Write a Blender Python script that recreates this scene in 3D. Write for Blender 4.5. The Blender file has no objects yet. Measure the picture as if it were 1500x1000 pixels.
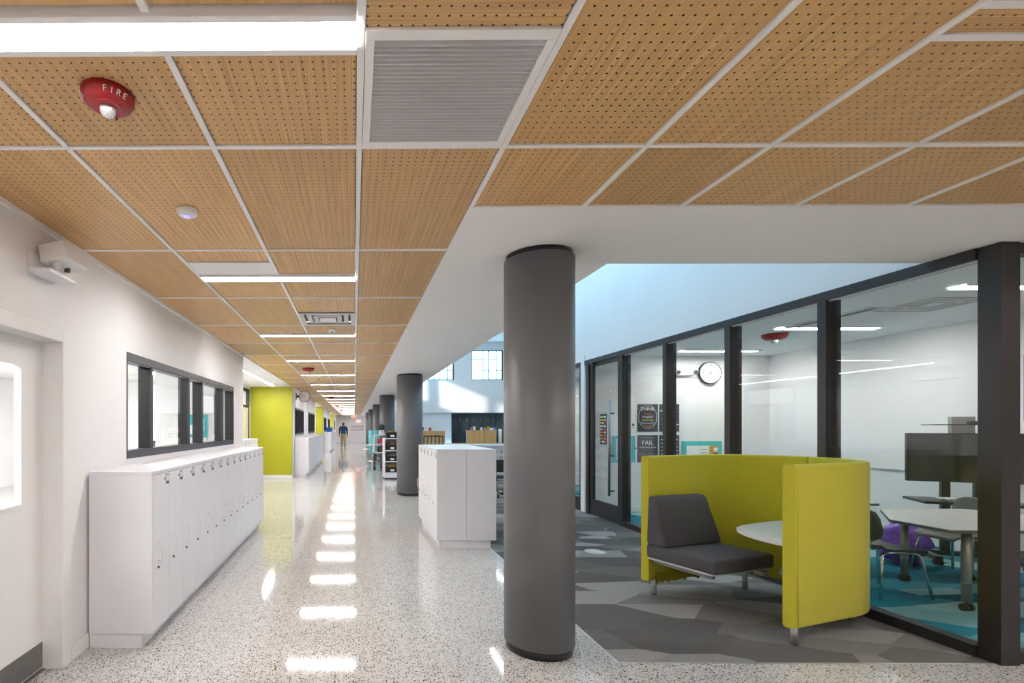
import bpy, bmesh, math, random
from mathutils import Vector, Matrix, noise
random.seed(7)
R = math.radians
S = bpy.context.scene
COL = S.collection

# ------------------------------------------------------------------ camera, sky, sun, exposure
EYE, CEIL = 1.5036, 2.673
cam_d = bpy.data.cameras.new('camera')
cam_d.sensor_width = 36.0
cam_d.lens = 733.0 / 1500.0 * 36.0
cam_d.shift_x = (750.0 - 513.9) / 1500.0
cam_d.shift_y = (625.3 - 500.0) / 1500.0
cam_d.clip_start, cam_d.clip_end = 0.05, 300
cam = bpy.data.objects.new('camera', cam_d)
cam.location = (0, 0, EYE)
cam.rotation_euler = (R(90), 0, R(0.4))
COL.objects.link(cam)
S.camera = cam

world = bpy.data.worlds.new('sky'); S.world = world
world.use_nodes = True
bg = world.node_tree.nodes['Background']
bg.inputs[0].default_value = (0.38, 0.74, 1.0, 1)
bg.inputs[1].default_value = 3.1

sun_d = bpy.data.lights.new('sun', 'SUN')
sun_d.energy = 1.6; sun_d.angle = R(2.5); sun_d.color = (1, 0.96, 0.9)
sun = bpy.data.objects.new('sun', sun_d)
sun.rotation_euler = Vector((7.2, 8.0, -3.0)).to_track_quat('-Z', 'Y').to_euler()
COL.objects.link(sun)

S.view_settings.view_transform = 'Standard'
S.view_settings.look = 'None'
S.view_settings.exposure = 1.17
S.view_settings.gamma = 1.0
S.view_settings.use_curve_mapping = False
S.cycles.use_denoising = True
S.cycles.max_bounces = 10
S.cycles.diffuse_bounces = 6
S.cycles.glossy_bounces = 5
S.cycles.transparent_max_bounces = 24
S.cycles.caustics_reflective = False
S.cycles.caustics_refractive = False
S.cycles.sample_clamp_indirect = 8
LAMP = 34.0          # radiance of the linear fixtures

# ------------------------------------------------------------------ materials
M = {}
def _nt(name):
    m = bpy.data.materials.new(name); m.use_nodes = True
    M[name] = m
    nt = m.node_tree
    return m, nt, nt.nodes['Principled BSDF']
def N(nt, kind, **kw):
    n = nt.nodes.new(kind)
    for k, v in kw.items(): setattr(n, k, v)
    return n
def vmath(nt, op, a, b=None):
    n = N(nt, 'ShaderNodeVectorMath', operation=op)
    for i, x in enumerate((a, b)):
        if x is None: continue
        if isinstance(x, (tuple, list)): n.inputs[i].default_value = x
        else: nt.links.new(x, n.inputs[i])
    return n.outputs[0]
def fmath(nt, op, a, b=None):
    n = N(nt, 'ShaderNodeMath', operation=op)
    for i, x in enumerate((a, b)):
        if x is None: continue
        if isinstance(x, (int, float)): n.inputs[i].default_value = x
        else: nt.links.new(x, n.inputs[i])
    return n.outputs[0]
def mixc(nt, fac, a, b, blend='MIX'):
    n = N(nt, 'ShaderNodeMix', data_type='RGBA', blend_type=blend)
    for s, x in ((0, fac), (6, a), (7, b)):
        if isinstance(x, (int, float)): n.inputs[s].default_value = x
        elif isinstance(x, (tuple, list)): n.inputs[s].default_value = (*x[:3], 1)
        else: nt.links.new(x, n.inputs[s])
    return n.outputs[2]
def ramp(nt, fac, stops, interp='LINEAR'):
    n = N(nt, 'ShaderNodeValToRGB'); n.color_ramp.interpolation = interp
    e = n.color_ramp.elements
    while len(e) > 1: e.remove(e[-1])
    for i, (p, c) in enumerate(stops):
        x = e[0] if i == 0 else e.new(p)
        x.position = p; x.color = (*c[:3], 1)
    nt.links.new(fac, n.inputs[0])
    return n.outputs[0]
def plain(name, col, rough=0.5, metal=0.0, var=0.04, scale=6.0, bump=0.0, bscale=400.0, spec=0.5, coat=0.0, sheen=0.0):
    m, nt, p = _nt(name)
    tc = N(nt, 'ShaderNodeTexCoord')
    nz = N(nt, 'ShaderNodeTexNoise'); nz.inputs['Scale'].default_value = scale; nz.inputs['Detail'].default_value = 3
    nt.links.new(tc.outputs['Object'], nz.inputs['Vector'])
    lo = tuple(c * (1 - var) for c in col); hi = tuple(min(1, c * (1 + var)) for c in col)
    nt.links.new(ramp(nt, nz.outputs[0], [(0.3, lo), (0.7, hi)]), p.inputs['Base Color'])
    p.inputs['Roughness'].default_value = rough; p.inputs['Metallic'].default_value = metal
    p.inputs['Specular IOR Level'].default_value = spec
    p.inputs['Coat Weight'].default_value = coat
    if sheen: p.inputs['Sheen Weight'].default_value = sheen
    if bump:
        b2 = N(nt, 'ShaderNodeTexNoise'); b2.inputs['Scale'].default_value = bscale; b2.inputs['Detail'].default_value = 2
        nt.links.new(tc.outputs['Object'], b2.inputs['Vector'])
        bn = N(nt, 'ShaderNodeBump'); bn.inputs['Strength'].default_value = bump; bn.inputs['Distance'].default_value = 0.002
        nt.links.new(b2.outputs[0], bn.inputs['Height']); nt.links.new(bn.outputs[0], p.inputs['Normal'])
    return m
def emitter(name, col, strength):
    m, nt, p = _nt(name)
    p.inputs['Base Color'].default_value = (0.8, 0.8, 0.8, 1)
    p.inputs['Emission Color'].default_value = (*col, 1); p.inputs['Emission Strength'].default_value = strength
    return m
def glass_mat(name, tint, ior=1.5, rough=0.0):
    m = bpy.data.materials.new(name); m.use_nodes = True; M[name] = m
    nt = m.node_tree; nt.nodes.clear()
    o = N(nt, 'ShaderNodeOutputMaterial'); t = N(nt, 'ShaderNodeBsdfTransparent'); g = N(nt, 'ShaderNodeBsdfGlossy')
    lw = N(nt, 'ShaderNodeLayerWeight'); mx = N(nt, 'ShaderNodeMixShader')
    t.inputs[0].default_value = (*tint, 1); g.inputs['Roughness'].default_value = rough
    f0 = ((ior - 1)/(ior + 1))**2          # same reflectance from both sides of the thin sheet
    sch = fmath(nt, 'ADD', fmath(nt, 'MULTIPLY', fmath(nt, 'POWER', lw.outputs['Facing'], 5.0), 1 - f0), f0)
    nt.links.new(sch, mx.inputs[0]); nt.links.new(t.outputs[0], mx.inputs[1]); nt.links.new(g.outputs[0], mx.inputs[2])
    nt.links.new(mx.outputs[0], o.inputs[0])
    return m

plain('paint', (0.80, 0.79, 0.795), 0.55, var=0.012, scale=2, bump=0.05, bscale=250)
plain('plaster', (0.88, 0.87, 0.865), 0.7, var=0.012, scale=2)
plain('satin_white', (0.80, 0.79, 0.785), 0.35, var=0.01)
plain('laminate', (0.745, 0.735, 0.775), 0.32, var=0.012, scale=3)
plain('laminate_edge', (0.60, 0.585, 0.60), 0.4, var=0.02)
plain('grid_white', (0.86, 0.85, 0.84), 0.5, var=0.01)
plain('panel_core', (0.10, 0.07, 0.045), 0.8)
plain('lime_paint', (0.375, 0.37, 0.003), 0.5, var=0.015, scale=2)
plain('column_grey', (0.150, 0.152, 0.162), 0.42, var=0.04, scale=1.5)
plain('black_metal', (0.012, 0.012, 0.013), 0.35)
plain('bronze_frame', (0.022, 0.019, 0.020), 0.38, var=0.06)
plain('grey_frame', (0.060, 0.063, 0.074), 0.35, 0.3, var=0.05)
plain('steel', (0.30, 0.29, 0.285), 0.33, 1.0, var=0.06, scale=30)
plain('chrome', (0.72, 0.72, 0.72), 0.12, 1.0)
plain('lime_fabric', (0.52, 0.475, 0.035), 0.85, var=0.06, scale=240, bump=0.5, bscale=900, spec=0.2, sheen=0.15)
plain('grey_fabric', (0.072, 0.068, 0.078), 0.75, var=0.10, scale=120, bump=0.4, bscale=1100, spec=0.3, sheen=0.1)
plain('table_white', (0.72, 0.71, 0.69), 0.4, var=0.015)
plain('table_grey', (0.46, 0.45, 0.42), 0.4, var=0.03)
plain('edge_grey', (0.10, 0.10, 0.095), 0.5)
plain('leg_grey', (0.30, 0.295, 0.28), 0.35, 0.6)
plain('chair_grey', (0.085, 0.092, 0.095), 0.45)
plain('chair_black', (0.02, 0.022, 0.026), 0.5)
plain('rubber', (0.02, 0.02, 0.02), 0.7)
plain('screen', (0.012, 0.014, 0.010), 0.06, var=0.05)
plain('purple_film', (0.20, 0.07, 0.50), 0.25, var=0.25, scale=20)
plain('red_plastic', (0.33, 0.008, 0.014), 0.35, var=0.05)
plain('red_print', (0.70, 0.05, 0.05), 0.5)
plain('white_print', (0.85, 0.85, 0.83), 0.6)
plain('plate_grey', (0.36, 0.36, 0.38), 0.5)
plain('black_print', (0.012, 0.012, 0.013), 0.6)
plain('grey_print', (0.22, 0.22, 0.24), 0.6)
plain('orange_print', (0.75, 0.22, 0.10), 0.6)
plain('lilac_print', (0.45, 0.25, 0.42), 0.6)
plain('slate_board', (0.045, 0.050, 0.062), 0.6, var=0.2, scale=9)
plain('teal_board', (0.03, 0.45, 0.45), 0.6)
plain('cork', (0.55, 0.30, 0.09), 0.8, var=0.15, scale=40)
plain('yellow_print', (0.80, 0.62, 0.05), 0.6)
plain('blue_print', (0.10, 0.28, 0.75), 0.5)
plain('sky_print', (0.45, 0.70, 0.90), 0.5)
plain('lime_print', (0.60, 0.65, 0.02), 0.5)
plain('blue_plastic', (0.03, 0.16, 0.62), 0.4)
plain('black_plastic', (0.010, 0.011, 0.014), 0.4)
plain('straw', (0.45, 0.30, 0.05), 0.8, var=0.4, scale=60)
plain('grey_cloth', (0.25, 0.25, 0.25), 0.8, var=0.4, scale=50)
plain('brown_cloth', (0.22, 0.12, 0.06), 0.8, var=0.4, scale=50)
plain('silver', (0.55, 0.54, 0.55), 0.35, 0.7)
plain('vent_metal', (0.62, 0.61, 0.615), 0.45, 0.2)
plain('vent_dark', (0.20, 0.195, 0.20), 0.7)
plain('crystal', (0.85, 0.85, 0.85), 0.08, 0.5, var=0.3, scale=150)
plain('navy_cloth', (0.010, 0.045, 0.11), 0.8, var=0.1, scale=30)
plain('khaki_cloth', (0.36, 0.29, 0.18), 0.8, var=0.08, scale=30)
plain('skin', (0.50, 0.28, 0.19), 0.5)
plain('hair', (0.03, 0.02, 0.015), 0.6)
plain('teal_fabric', (0.16, 0.55, 0.60), 0.7)
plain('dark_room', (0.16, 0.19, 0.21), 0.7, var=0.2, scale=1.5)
plain('beige_tile', (0.55, 0.42, 0.30), 0.6, var=0.15, scale=20)
plain('cream_door', (0.72, 0.66, 0.50), 0.5, var=0.03)
plain('charcoal', (0.03, 0.03, 0.032), 0.5)
emitter('lamp', (1.0, 0.985, 0.985), LAMP)
emitter('room_lamp', (1.0, 0.99, 0.985), 23.0)
emitter('class_fill_lamp', (1.0, 0.985, 0.97), 22.0)
emitter('atrium_lamp', (1.0, 0.99, 0.97), 12.0)
emitter('led_blue', (0.08, 0.08, 1.0), 0.9)
emitter('exit_glow', (1.0, 0.16, 0.12), 0.7)
glass_mat('glass', (0.93, 0.955, 0.95), 1.42)
glass_mat('clear_glass', (0.97, 0.98, 0.98), 1.3)
glass_mat('dark_glass', (0.62, 0.70, 0.74), 1.45)

def wood_mat(name, base, dark, holes=True):
    m, nt, p = _nt(name)
    tc = N(nt, 'ShaderNodeTexCoord'); oi = N(nt, 'ShaderNodeObjectInfo')
    off = N(nt, 'ShaderNodeCombineXYZ')
    nt.links.new(fmath(nt, 'MULTIPLY', oi.outputs['Random'], 37.0), off.inputs[0])
    nt.links.new(fmath(nt, 'MULTIPLY', oi.outputs['Random'], 91.0), off.inputs[1])
    co = tc.outputs['Object']
    g1 = N(nt, 'ShaderNodeTexNoise'); g1.inputs['Scale'].default_value = 1.0; g1.inputs['Detail'].default_value = 4
    nt.links.new(vmath(nt, 'ADD', vmath(nt, 'MULTIPLY', co, (300, 2.0, 1)), off.outputs[0]), g1.inputs['Vector'])
    g2 = N(nt, 'ShaderNodeTexNoise'); g2.inputs['Scale'].default_value = 1.0; g2.inputs['Detail'].default_value = 2
    nt.links.new(vmath(nt, 'ADD', vmath(nt, 'MULTIPLY', co, (26, 0.5, 1)), off.outputs[0]), g2.inputs['Vector'])
    c1 = ramp(nt, g1.outputs[0], [(0.32, dark), (0.55, base), (0.75, tuple(min(1, c * 1.22) for c in base))])
    c2 = ramp(nt, g2.outputs[0], [(0.3, (0.92, 0.91, 0.90)), (0.7, (1.05, 1.04, 1.03))])
    c = mixc(nt, 1.0, c1, c2, 'MULTIPLY')
    tone = ramp(nt, oi.outputs['Random'], [(0, (0.90, 0.89, 0.87)), (1, (1.07, 1.06, 1.05))])
    c = mixc(nt, 1.0, c, tone, 'MULTIPLY')
    if holes:
        P = 0.0335
        sep = N(nt, 'ShaderNodeSeparateXYZ'); nt.links.new(co, sep.inputs[0])
        fx = fmath(nt, 'SUBTRACT', fmath(nt, 'FRACT', fmath(nt, 'DIVIDE', sep.outputs[0], P)), 0.5)
        fy = fmath(nt, 'SUBTRACT', fmath(nt, 'FRACT', fmath(nt, 'DIVIDE', sep.outputs[1], P)), 0.5)
        d2 = fmath(nt, 'ADD', fmath(nt, 'MULTIPLY', fx, fx), fmath(nt, 'MULTIPLY', fy, fy))
        h = fmath(nt, 'LESS_THAN', d2, 0.0125)
        c = mixc(nt, h, c, (0.012, 0.007, 0.004))
    nt.links.new(c, p.inputs['Base Color'])
    p.inputs['Roughness'].default_value = 0.42
    p.inputs['Specular IOR Level'].default_value = 0.4
    bn = N(nt, 'ShaderNodeBump'); bn.inputs['Strength'].default_value = 0.08; bn.inputs['Distance'].default_value = 0.001
    nt.links.new(g1.outputs[0], bn.inputs['Height']); nt.links.new(bn.outputs[0], p.inputs['Normal'])
wood_mat('oak', (0.65, 0.405, 0.175), (0.48, 0.28, 0.112))
wood_mat('oak_plain', (0.78, 0.48, 0.22), (0.58, 0.33, 0.13), holes=False)

def terrazzo():
    m, nt, p = _nt('terrazzo')
    tc = N(nt, 'ShaderNodeTexCoord'); co = tc.outputs['Object']
    big = N(nt, 'ShaderNodeTexNoise'); big.inputs['Scale'].default_value = 0.6
    nt.links.new(co, big.inputs['Vector'])
    c = ramp(nt, big.outputs[0], [(0.3, (0.53, 0.515, 0.495)), (0.7, (0.59, 0.575, 0.555))])
    dark = [(0.0, (0.012, 0.012, 0.012)), (0.46, (0.03, 0.03, 0.03)), (0.48, (0.34, 0.31, 0.28)), (0.58, (0.42, 0.39, 0.36)), (0.60, (0.62, 0.60, 0.575)), (1, (0.78, 0.77, 0.75))]
    for sc, thr, stops, seed in ((120.0, 0.30, dark, 0.0), (74.0, 0.31, dark, 3.7), (46.0, 0.235, dark, 9.1)):
        v = N(nt, 'ShaderNodeTexVoronoi'); v.inputs['Scale'].default_value = sc
        nt.links.new(vmath(nt, 'ADD', co, (seed, seed * 1.3, 0)), v.inputs['Vector'])
        sp = N(nt, 'ShaderNodeSeparateColor'); nt.links.new(v.outputs['Color'], sp.inputs[0])
        chip = ramp(nt, sp.outputs[0], stops, 'LINEAR')
        c = mixc(nt, fmath(nt, 'LESS_THAN', v.outputs['Distance'], thr), c, chip)
    nt.links.new(c, p.inputs['Base Color'])
    p.inputs['Roughness'].default_value = 0.065
    p.inputs['Specular IOR Level'].default_value = 0.6
    wv = N(nt, 'ShaderNodeTexNoise'); wv.inputs['Scale'].default_value = 2.2; wv.inputs['Detail'].default_value = 1
    nt.links.new(co, wv.inputs['Vector'])
    bn = N(nt, 'ShaderNodeBump'); bn.inputs['Strength'].default_value = 0.06; bn.inputs['Distance'].default_value = 0.01
    nt.links.new(wv.outputs[0], bn.inputs['Height']); nt.links.new(bn.outputs[0], p.inputs['Normal'])
terrazzo()

def carpet(name, stops, pile):
    m, nt, p = _nt(name)
    tc = N(nt, 'ShaderNodeTexCoord'); co = tc.outputs['Object']
    mp = N(nt, 'ShaderNodeMapping'); mp.inputs['Rotation'].default_value = (0, 0, R(24)); mp.inputs['Scale'].default_value = (1.0, 2.3, 0)
    nt.links.new(co, mp.inputs[0])
    v = N(nt, 'ShaderNodeTexVoronoi'); v.inputs['Scale'].default_value = 1.5; v.inputs['Randomness'].default_value = 0.85
    nt.links.new(mp.outputs[0], v.inputs['Vector'])
    sp = N(nt, 'ShaderNodeSeparateColor'); nt.links.new(v.outputs['Color'], sp.inputs[0])
    # tonal fade inside each printed facet: distance along one direction from the facet's own centre
    d = vmath(nt, 'SUBTRACT', mp.outputs[0], v.outputs['Position'])
    sx = N(nt, 'ShaderNodeSeparateXYZ'); nt.links.new(d, sx.inputs[0])
    fade = fmath(nt, 'MULTIPLY', fmath(nt, 'MULTIPLY', sx.outputs[0], sp.outputs[1]), 0.22)
    t = fmath(nt, 'ADD', sp.outputs[0], fade)
    c = ramp(nt, t, stops)
    nz = N(nt, 'ShaderNodeTexNoise'); nz.inputs['Scale'].default_value = 260; nz.inputs['Detail'].default_value = 2
    nt.links.new(co, nz.inputs['Vector'])
    c = mixc(nt, 1.0, c, ramp(nt, nz.outputs[0], [(0.3, (1 - pile,) * 3), (0.7, (1 + pile,) * 3)]), 'MULTIPLY')
    nt.links.new(c, p.inputs['Base Color'])
    p.inputs['Roughness'].default_value = 0.95; p.inputs['Specular IOR Level'].default_value = 0.1
    bn = N(nt, 'ShaderNodeBump'); bn.inputs['Strength'].default_value = 0.5; bn.inputs['Distance'].default_value = 0.003
    nt.links.new(nz.outputs[0], bn.inputs['Height']); nt.links.new(bn.outputs[0], p.inputs['Normal'])
carpet('grey_carpet', [(0.0, (0.105, 0.100, 0.098)), (0.45, (0.130, 0.123, 0.120)), (0.62, (0.18, 0.172, 0.167)), (0.85, (0.29, 0.28, 0.272)), (1.0, (0.34, 0.33, 0.32))], 0.38)
carpet('teal_carpet', [(0.0, (0.008, 0.10, 0.16)), (0.30, (0.012, 0.17, 0.25)), (0.5, (0.03, 0.24, 0.30)), (0.72, (0.17, 0.38, 0.40)), (1.0, (0.30, 0.47, 0.47))], 0.30)

# ------------------------------------------------------------------ mesh helpers
class MB:
    def __init__(s): s.bm = bmesh.new()
    def box(s, x0, x1, y0, y1, z0, z1, bev=0.0, seg=1):
        r = bmesh.ops.create_cube(s.bm, size=1.0, matrix=Matrix.Translation(((x0+x1)/2, (y0+y1)/2, (z0+z1)/2)) @ Matrix.Diagonal((abs(x1-x0), abs(y1-y0), abs(z1-z0), 1)))
        if bev:
            ed = list({e for v in r['verts'] for e in v.link_edges})
            bmesh.ops.bevel(s.bm, geom=ed, offset=bev, segments=seg, profile=0.5, affect='EDGES')
        return s
    def cyl(s, p0, p1, r0, r1=None, n=16, caps=True):
        p0, p1 = Vector(p0), Vector(p1); r1 = r0 if r1 is None else r1
        d = p1 - p0; q = d.to_track_quat('Z', 'Y').to_matrix().to_4x4()
        g = bmesh.ops.create_cone(s.bm, cap_ends=caps, segments=n, radius1=r0, radius2=r1, depth=d.length, matrix=Matrix.Translation((p0+p1)/2) @ q)
        for f in {f for v in g['verts'] for f in v.link_faces}:
            if len(f.verts) == 4: f.smooth = True
        return s
    def tube(s, pts, r, n=8):
        pts = [Vector(p) for p in pts]; rings = []
        for i, p in enumerate(pts):
            t = (pts[min(i+1, len(pts)-1)] - pts[max(i-1, 0)]).normalized()
            q = t.to_track_quat('Z', 'Y')
            if i == 0: up = q @ Vector((1, 0, 0))
            up = (up - t * up.dot(t)).normalized(); w = t.cross(up)
            rings.append([s.bm.verts.new(p + (up * math.cos(2*math.pi*k/n) + w * math.sin(2*math.pi*k/n)) * r) for k in range(n)])
        for a, b in zip(rings, rings[1:]):
            for k in range(n):
                f = s.bm.faces.new((a[k], a[(k+1) % n], b[(k+1) % n], b[k])); f.smooth = True
        s.bm.faces.new(rings[0][::-1]); s.bm.faces.new(rings[-1])
        return s
    def lathe(s, prof, n=32, c=(0, 0, 0), smooth=True):
        rings = [[s.bm.verts.new((c[0] + r*math.cos(2*math.pi*k/n), c[1] + r*math.sin(2*math.pi*k/n), c[2] + z)) for k in range(n)] for r, z in prof]
        for a, b in zip(rings, rings[1:]):
            for k in range(n):
                f = s.bm.faces.new((a[k], a[(k+1) % n], b[(k+1) % n], b[k])); f.smooth = smooth
        s.bm.faces.new(rings[0][::-1]); s.bm.faces.new(rings[-1])
        return s
    def prism(s, poly, z0, z1, bev=0.0):
        lo = [s.bm.verts.new((x, y, z0)) for x, y in poly]; hi = [s.bm.verts.new((x, y, z1)) for x, y in poly]
        n = len(poly); fs = []
        for k in range(n): fs.append(s.bm.faces.new((lo[k], lo[(k+1) % n], hi[(k+1) % n], hi[k])))
        b = s.bm.faces.new(lo[::-1]); t = s.bm.faces.new(hi)
        bmesh.ops.recalc_face_normals(s.bm, faces=fs + [b, t])
        if bev: bmesh.ops.bevel(s.bm, geom=list(t.edges) + list(b.edges), offset=bev, segments=2, profile=0.5, affect='EDGES')
        return s
    def sweep(s, path, prof, smooth=True):
        """closed (offset, z) profile swept along an open plan path [(x, y, nx, ny)]"""
        rings = [[s.bm.verts.new((x + nx*o, y + ny*o, z)) for o, z in prof] for x, y, nx, ny in path]
        m = len(prof); fs = []
        for a, b in zip(rings, rings[1:]):
            for k in range(m):
                f = s.bm.faces.new((a[k], a[(k+1) % m], b[(k+1) % m], b[k])); f.smooth = smooth; fs.append(f)
        fs += [s.bm.faces.new(rings[0][::-1]), s.bm.faces.new(rings[-1])]
        bmesh.ops.recalc_face_normals(s.bm, faces=fs)
        return s
    def blob(s, c, rx, ry, rz, amp=0.3, freq=3.0, sub=2, seed=0):
        g = bmesh.ops.create_icosphere(s.bm, subdivisions=sub, radius=1.0)
        for v in g['verts']:
            k = 1 + amp * noise.noise(v.co * freq + Vector((seed * 7.3, seed * 1.7, 0)))
            v.co = Vector((c[0] + v.co.x*rx*k, c[1] + v.co.y*ry*k, c[2] + v.co.z*rz*k))
        for f in {f for v in g['verts'] for f in v.link_faces}: f.smooth = True
        return s
    def xform(s, mtx): bmesh.ops.transform(s.bm, matrix=mtx, verts=s.bm.verts); return s
    def mesh(s, name, mat):
        me = bpy.data.meshes.new(name); s.bm.normal_update(); s.bm.to_mesh(me); s.bm.free()
        me.materials.append(M[mat]); return me
    def build(s, name, mat, parent=None, loc=None): return obj(name, s.mesh(name, mat), parent, loc)
def obj(name, me, parent=None, loc=None, rz=0.0):
    o = bpy.data.objects.new(name, me); COL.objects.link(o)
    if parent: o.parent = parent
    if loc: o.location = loc
    if rz: o.rotation_euler = (0, 0, rz)
    return o
def tag(o, label, cat, group=None, kind=None):
    if label: o['label'] = label
    if cat: o['category'] = cat
    if group: o['group'] = group
    if kind: o['kind'] = kind
    return o
def thing(name, label, cat, loc=(0, 0, 0), rz=0.0, group=None):
    o = bpy.data.objects.new(name, None); COL.objects.link(o)
    o.empty_display_size = 0.1; o.location = loc; o.rotation_euler = (0, 0, rz)
    return tag(o, label, cat, group)
def struct(name, mb, mat, label, cat): return tag(mb.build(name, mat), label, cat, kind='structure')
def copy_tree(o, parent=None):
    c = o.copy(); COL.objects.link(c); c.parent = parent
    for ch in list(o.children): copy_tree(ch, c)
    return c
def text_mesh(txt, size, mat, extrude=0.0008, align='CENTER'):
    cu = bpy.data.curves.new('lettering', 'FONT'); cu.body = txt; cu.size = size; cu.extrude = extrude
    cu.align_x = align; cu.align_y = 'CENTER'; cu.resolution_u = 3
    t = bpy.data.objects.new('lettering', cu); COL.objects.link(t)
    dg = bpy.context.evaluated_depsgraph_get()
    me = bpy.data.meshes.new_from_object(t.evaluated_get(dg)); bpy.data.objects.remove(t)
    me.materials.clear(); me.materials.append(M[mat]); return me
def letters(name, txt, size, mat, parent, loc, rot, align='CENTER'):
    o = obj(name, text_mesh(txt, size, mat, align=align), parent, loc); o.rotation_euler = rot; return o
FACE_Y = (R(90), 0, 0)            # lettering read by someone looking along +Y
ORD = ['nearest', 'second', 'third', 'fourth', 'fifth', 'sixth', 'seventh', 'eighth', 'ninth', 'tenth', 'eleventh', 'twelfth',
       'thirteenth', 'fourteenth', 'fifteenth', 'sixteenth', 'seventeenth', 'eighteenth', 'nineteenth', 'twentieth', 'twenty-first', 'twenty-second', 'twenty-third', 'twenty-fourth']

# ------------------------------------------------------------------ floors
XL = -1.82          # corridor face of the left wall
XG = 4.08           # corridor face of the glazed room
YEND = 50.0
BACK = -5.0
f = MB()
f.prism([(-3.2, BACK), (9.2, BACK), (9.2, 3.21), (1.685, 3.21), (1.685, YEND), (-3.2, YEND)], -0.1, 0)
struct('floor', f, 'terrazzo', 'glossy speckled terrazzo floor of the long corridor', 'floor')
struct('floor_carpet', MB().prism([(1.685, 3.21), (XG, 3.21), (XG, 13.0), (20, 13.0), (20, 43.0), (1.685, 43.0)], -0.1, 0.001), 'grey_carpet', 'grey carpet printed with faceted polygons beside the corridor', 'carpet')
struct('floor_room', MB().prism([(XG, 3.21), (9.2, 3.21), (9.2, 13.0), (XG, 13.0)], -0.1, 0.001), 'teal_carpet', 'teal faceted carpet inside the glass-walled room', 'carpet')
struct('trim_1', MB().box(1.675, 1.69, 3.21, 43, -0.02, 0.0025).box(1.675, XG, 3.2, 3.212, -0.02, 0.0025), 'silver', 'thin metal strip between terrazzo and grey carpet', 'trim')
# classroom floor on the left
struct('floor_classroom', MB().box(-9, -3.2, -1, 14.7, -0.1, 0), 'terrazzo', 'pale floor of the classroom behind the left wall', 'floor')

# ------------------------------------------------------------------ left wall with door and window openings
T = 0.20
DY0, DY1, DZ = 2.06, 3.14, 2.07
WY0, WY1, WZ0, WZ1 = 3.986, 7.534, 1.250, 2.106
w = MB()
w.box(XL - T, XL, BACK, DY0, 0, 2.75).box(XL - T, XL, DY0, DY1, DZ, 2.75).box(XL - T, XL, DY1, WY0, 0, 2.75)
w.box(XL - T, XL, WY0, WY1, 0, WZ0).box(XL - T, XL, WY0, WY1, WZ1, 2.75).box(XL - T, XL, WY1, 8.18, 0, 2.75)
struct('wall_left', w, 'paint', 'white painted corridor wall with door and window strip', 'wall')
REC = [(8.18, 14.74), (23.5, 29.3), (37.8, 43.8)]
w = MB()
w.box(-3.05, XL - T, 8.06, 8.18, 0, 2.75)
w.box(-3.17, -3.05, 8.06, 12.85, 0, 2.75).box(-3.17, -3.05, 12.85, 14.60, 2.60, 2.75).box(-3.17, -3.05, 14.60, 14.74, 0, 2.75)
struct('wall_recess', w, 'paint', 'white side walls of the first doorway recess', 'wall')
segs = [(14.74, 23.5), (29.3, 37.8), (43.8, YEND)]
for i, (a, b) in enumerate(segs):
    wins = [(a + 0.55, a + 3.2, 1.25, 2.10), (a + 5.0, a + 8.0, 1.25, 2.10)] if b - a > 8 else [(a + 0.6, a + 2.6, 1.25, 2.1)]
    w = MB(); y = a
    w.box(XL - T, XL, a, b, 0, 1.25).box(XL - T, XL, a, b, 2.10, 2.75)
    for (p, q, _, _) in wins:
        w.box(XL - T, XL, y, p, 1.25, 2.10); y = q
    w.box(XL - T, XL, y, b, 1.25, 2.10)
    struct('wall_left', w, 'paint', ['white wall segment holding the hanging clock, beyond the lime recess', 'white wall segment beyond the second lime recess', 'white wall segment farthest down the corridor'][i], 'wall')
    for k, (p, q, z0, z1) in enumerate(wins):
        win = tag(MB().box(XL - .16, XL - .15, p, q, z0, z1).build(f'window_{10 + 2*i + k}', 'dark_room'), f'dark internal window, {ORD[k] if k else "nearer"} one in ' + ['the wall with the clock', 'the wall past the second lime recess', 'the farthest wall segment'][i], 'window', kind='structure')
        fr = MB().box(XL - .15, XL + .012, p, q, z0, z0 + .06).box(XL - .15, XL + .012, p, q, z1 - .06, z1).box(XL - .15, XL + .012, p, p + .06, z0, z1).box(XL - .15, XL + .012, q - .06, q, z0, z1)
        fr.build('window_frame', 'grey_frame', win)
        for t in (.28, .55, .80): MB().box(XL - .12, XL + .01, p + (q-p)*t - .03, p + (q-p)*t + .03, z0 + .06, z1 - .06).build('mullion', 'grey_frame', win)
        MB().box(XL - .10, XL - .094, p + .06, q - .06, z0 + .06, z1 - .06).build('pane', 'dark_glass', win)
for i, (a, b) in enumerate(REC):
    struct('wall_lime', MB().box(-3.17, XL, b - .10, b, 0.10, 2.675), 'lime_paint', ['lime green end wall of the nearest recess', 'lime green end wall of the second recess', 'lime green end wall of the third recess'][i], 'wall')
    struct('baseboard_lime', MB().box(-3.05, XL + .004, b - .112, b - .10, 0, .10, .003).box(-3.05, XL, b - .10, b, 0, .10), 'satin_white', ['white baseboard under the nearest lime wall', 'white baseboard under the second lime wall', 'white baseboard under the third lime wall'][i], 'baseboard')
    struct('ceiling_recess', MB().box(-3.17, XL - .0, a, b, CEIL + .002, CEIL + .08), 'plaster', ['white plaster ceiling of the nearest recess', 'white plaster ceiling of the second recess', 'white plaster ceiling of the third recess'][i], 'ceiling')
    if i: struct('wall_recess', MB().box(-3.17, -3.05, a - .12, b, 0, 2.75).box(-3.05, XL - T, a - .12, a, 0, 2.75), 'paint', ['', 'white side walls of the second recess', 'white side walls of the third recess'][i], 'wall')
struct('baseboard_left', MB().box(XL, XL + .012, DY1 + .06, 3.40, 0, .10, .003), 'satin_white', 'low white baseboard between the door frame and the lockers', 'baseboard')
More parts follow.
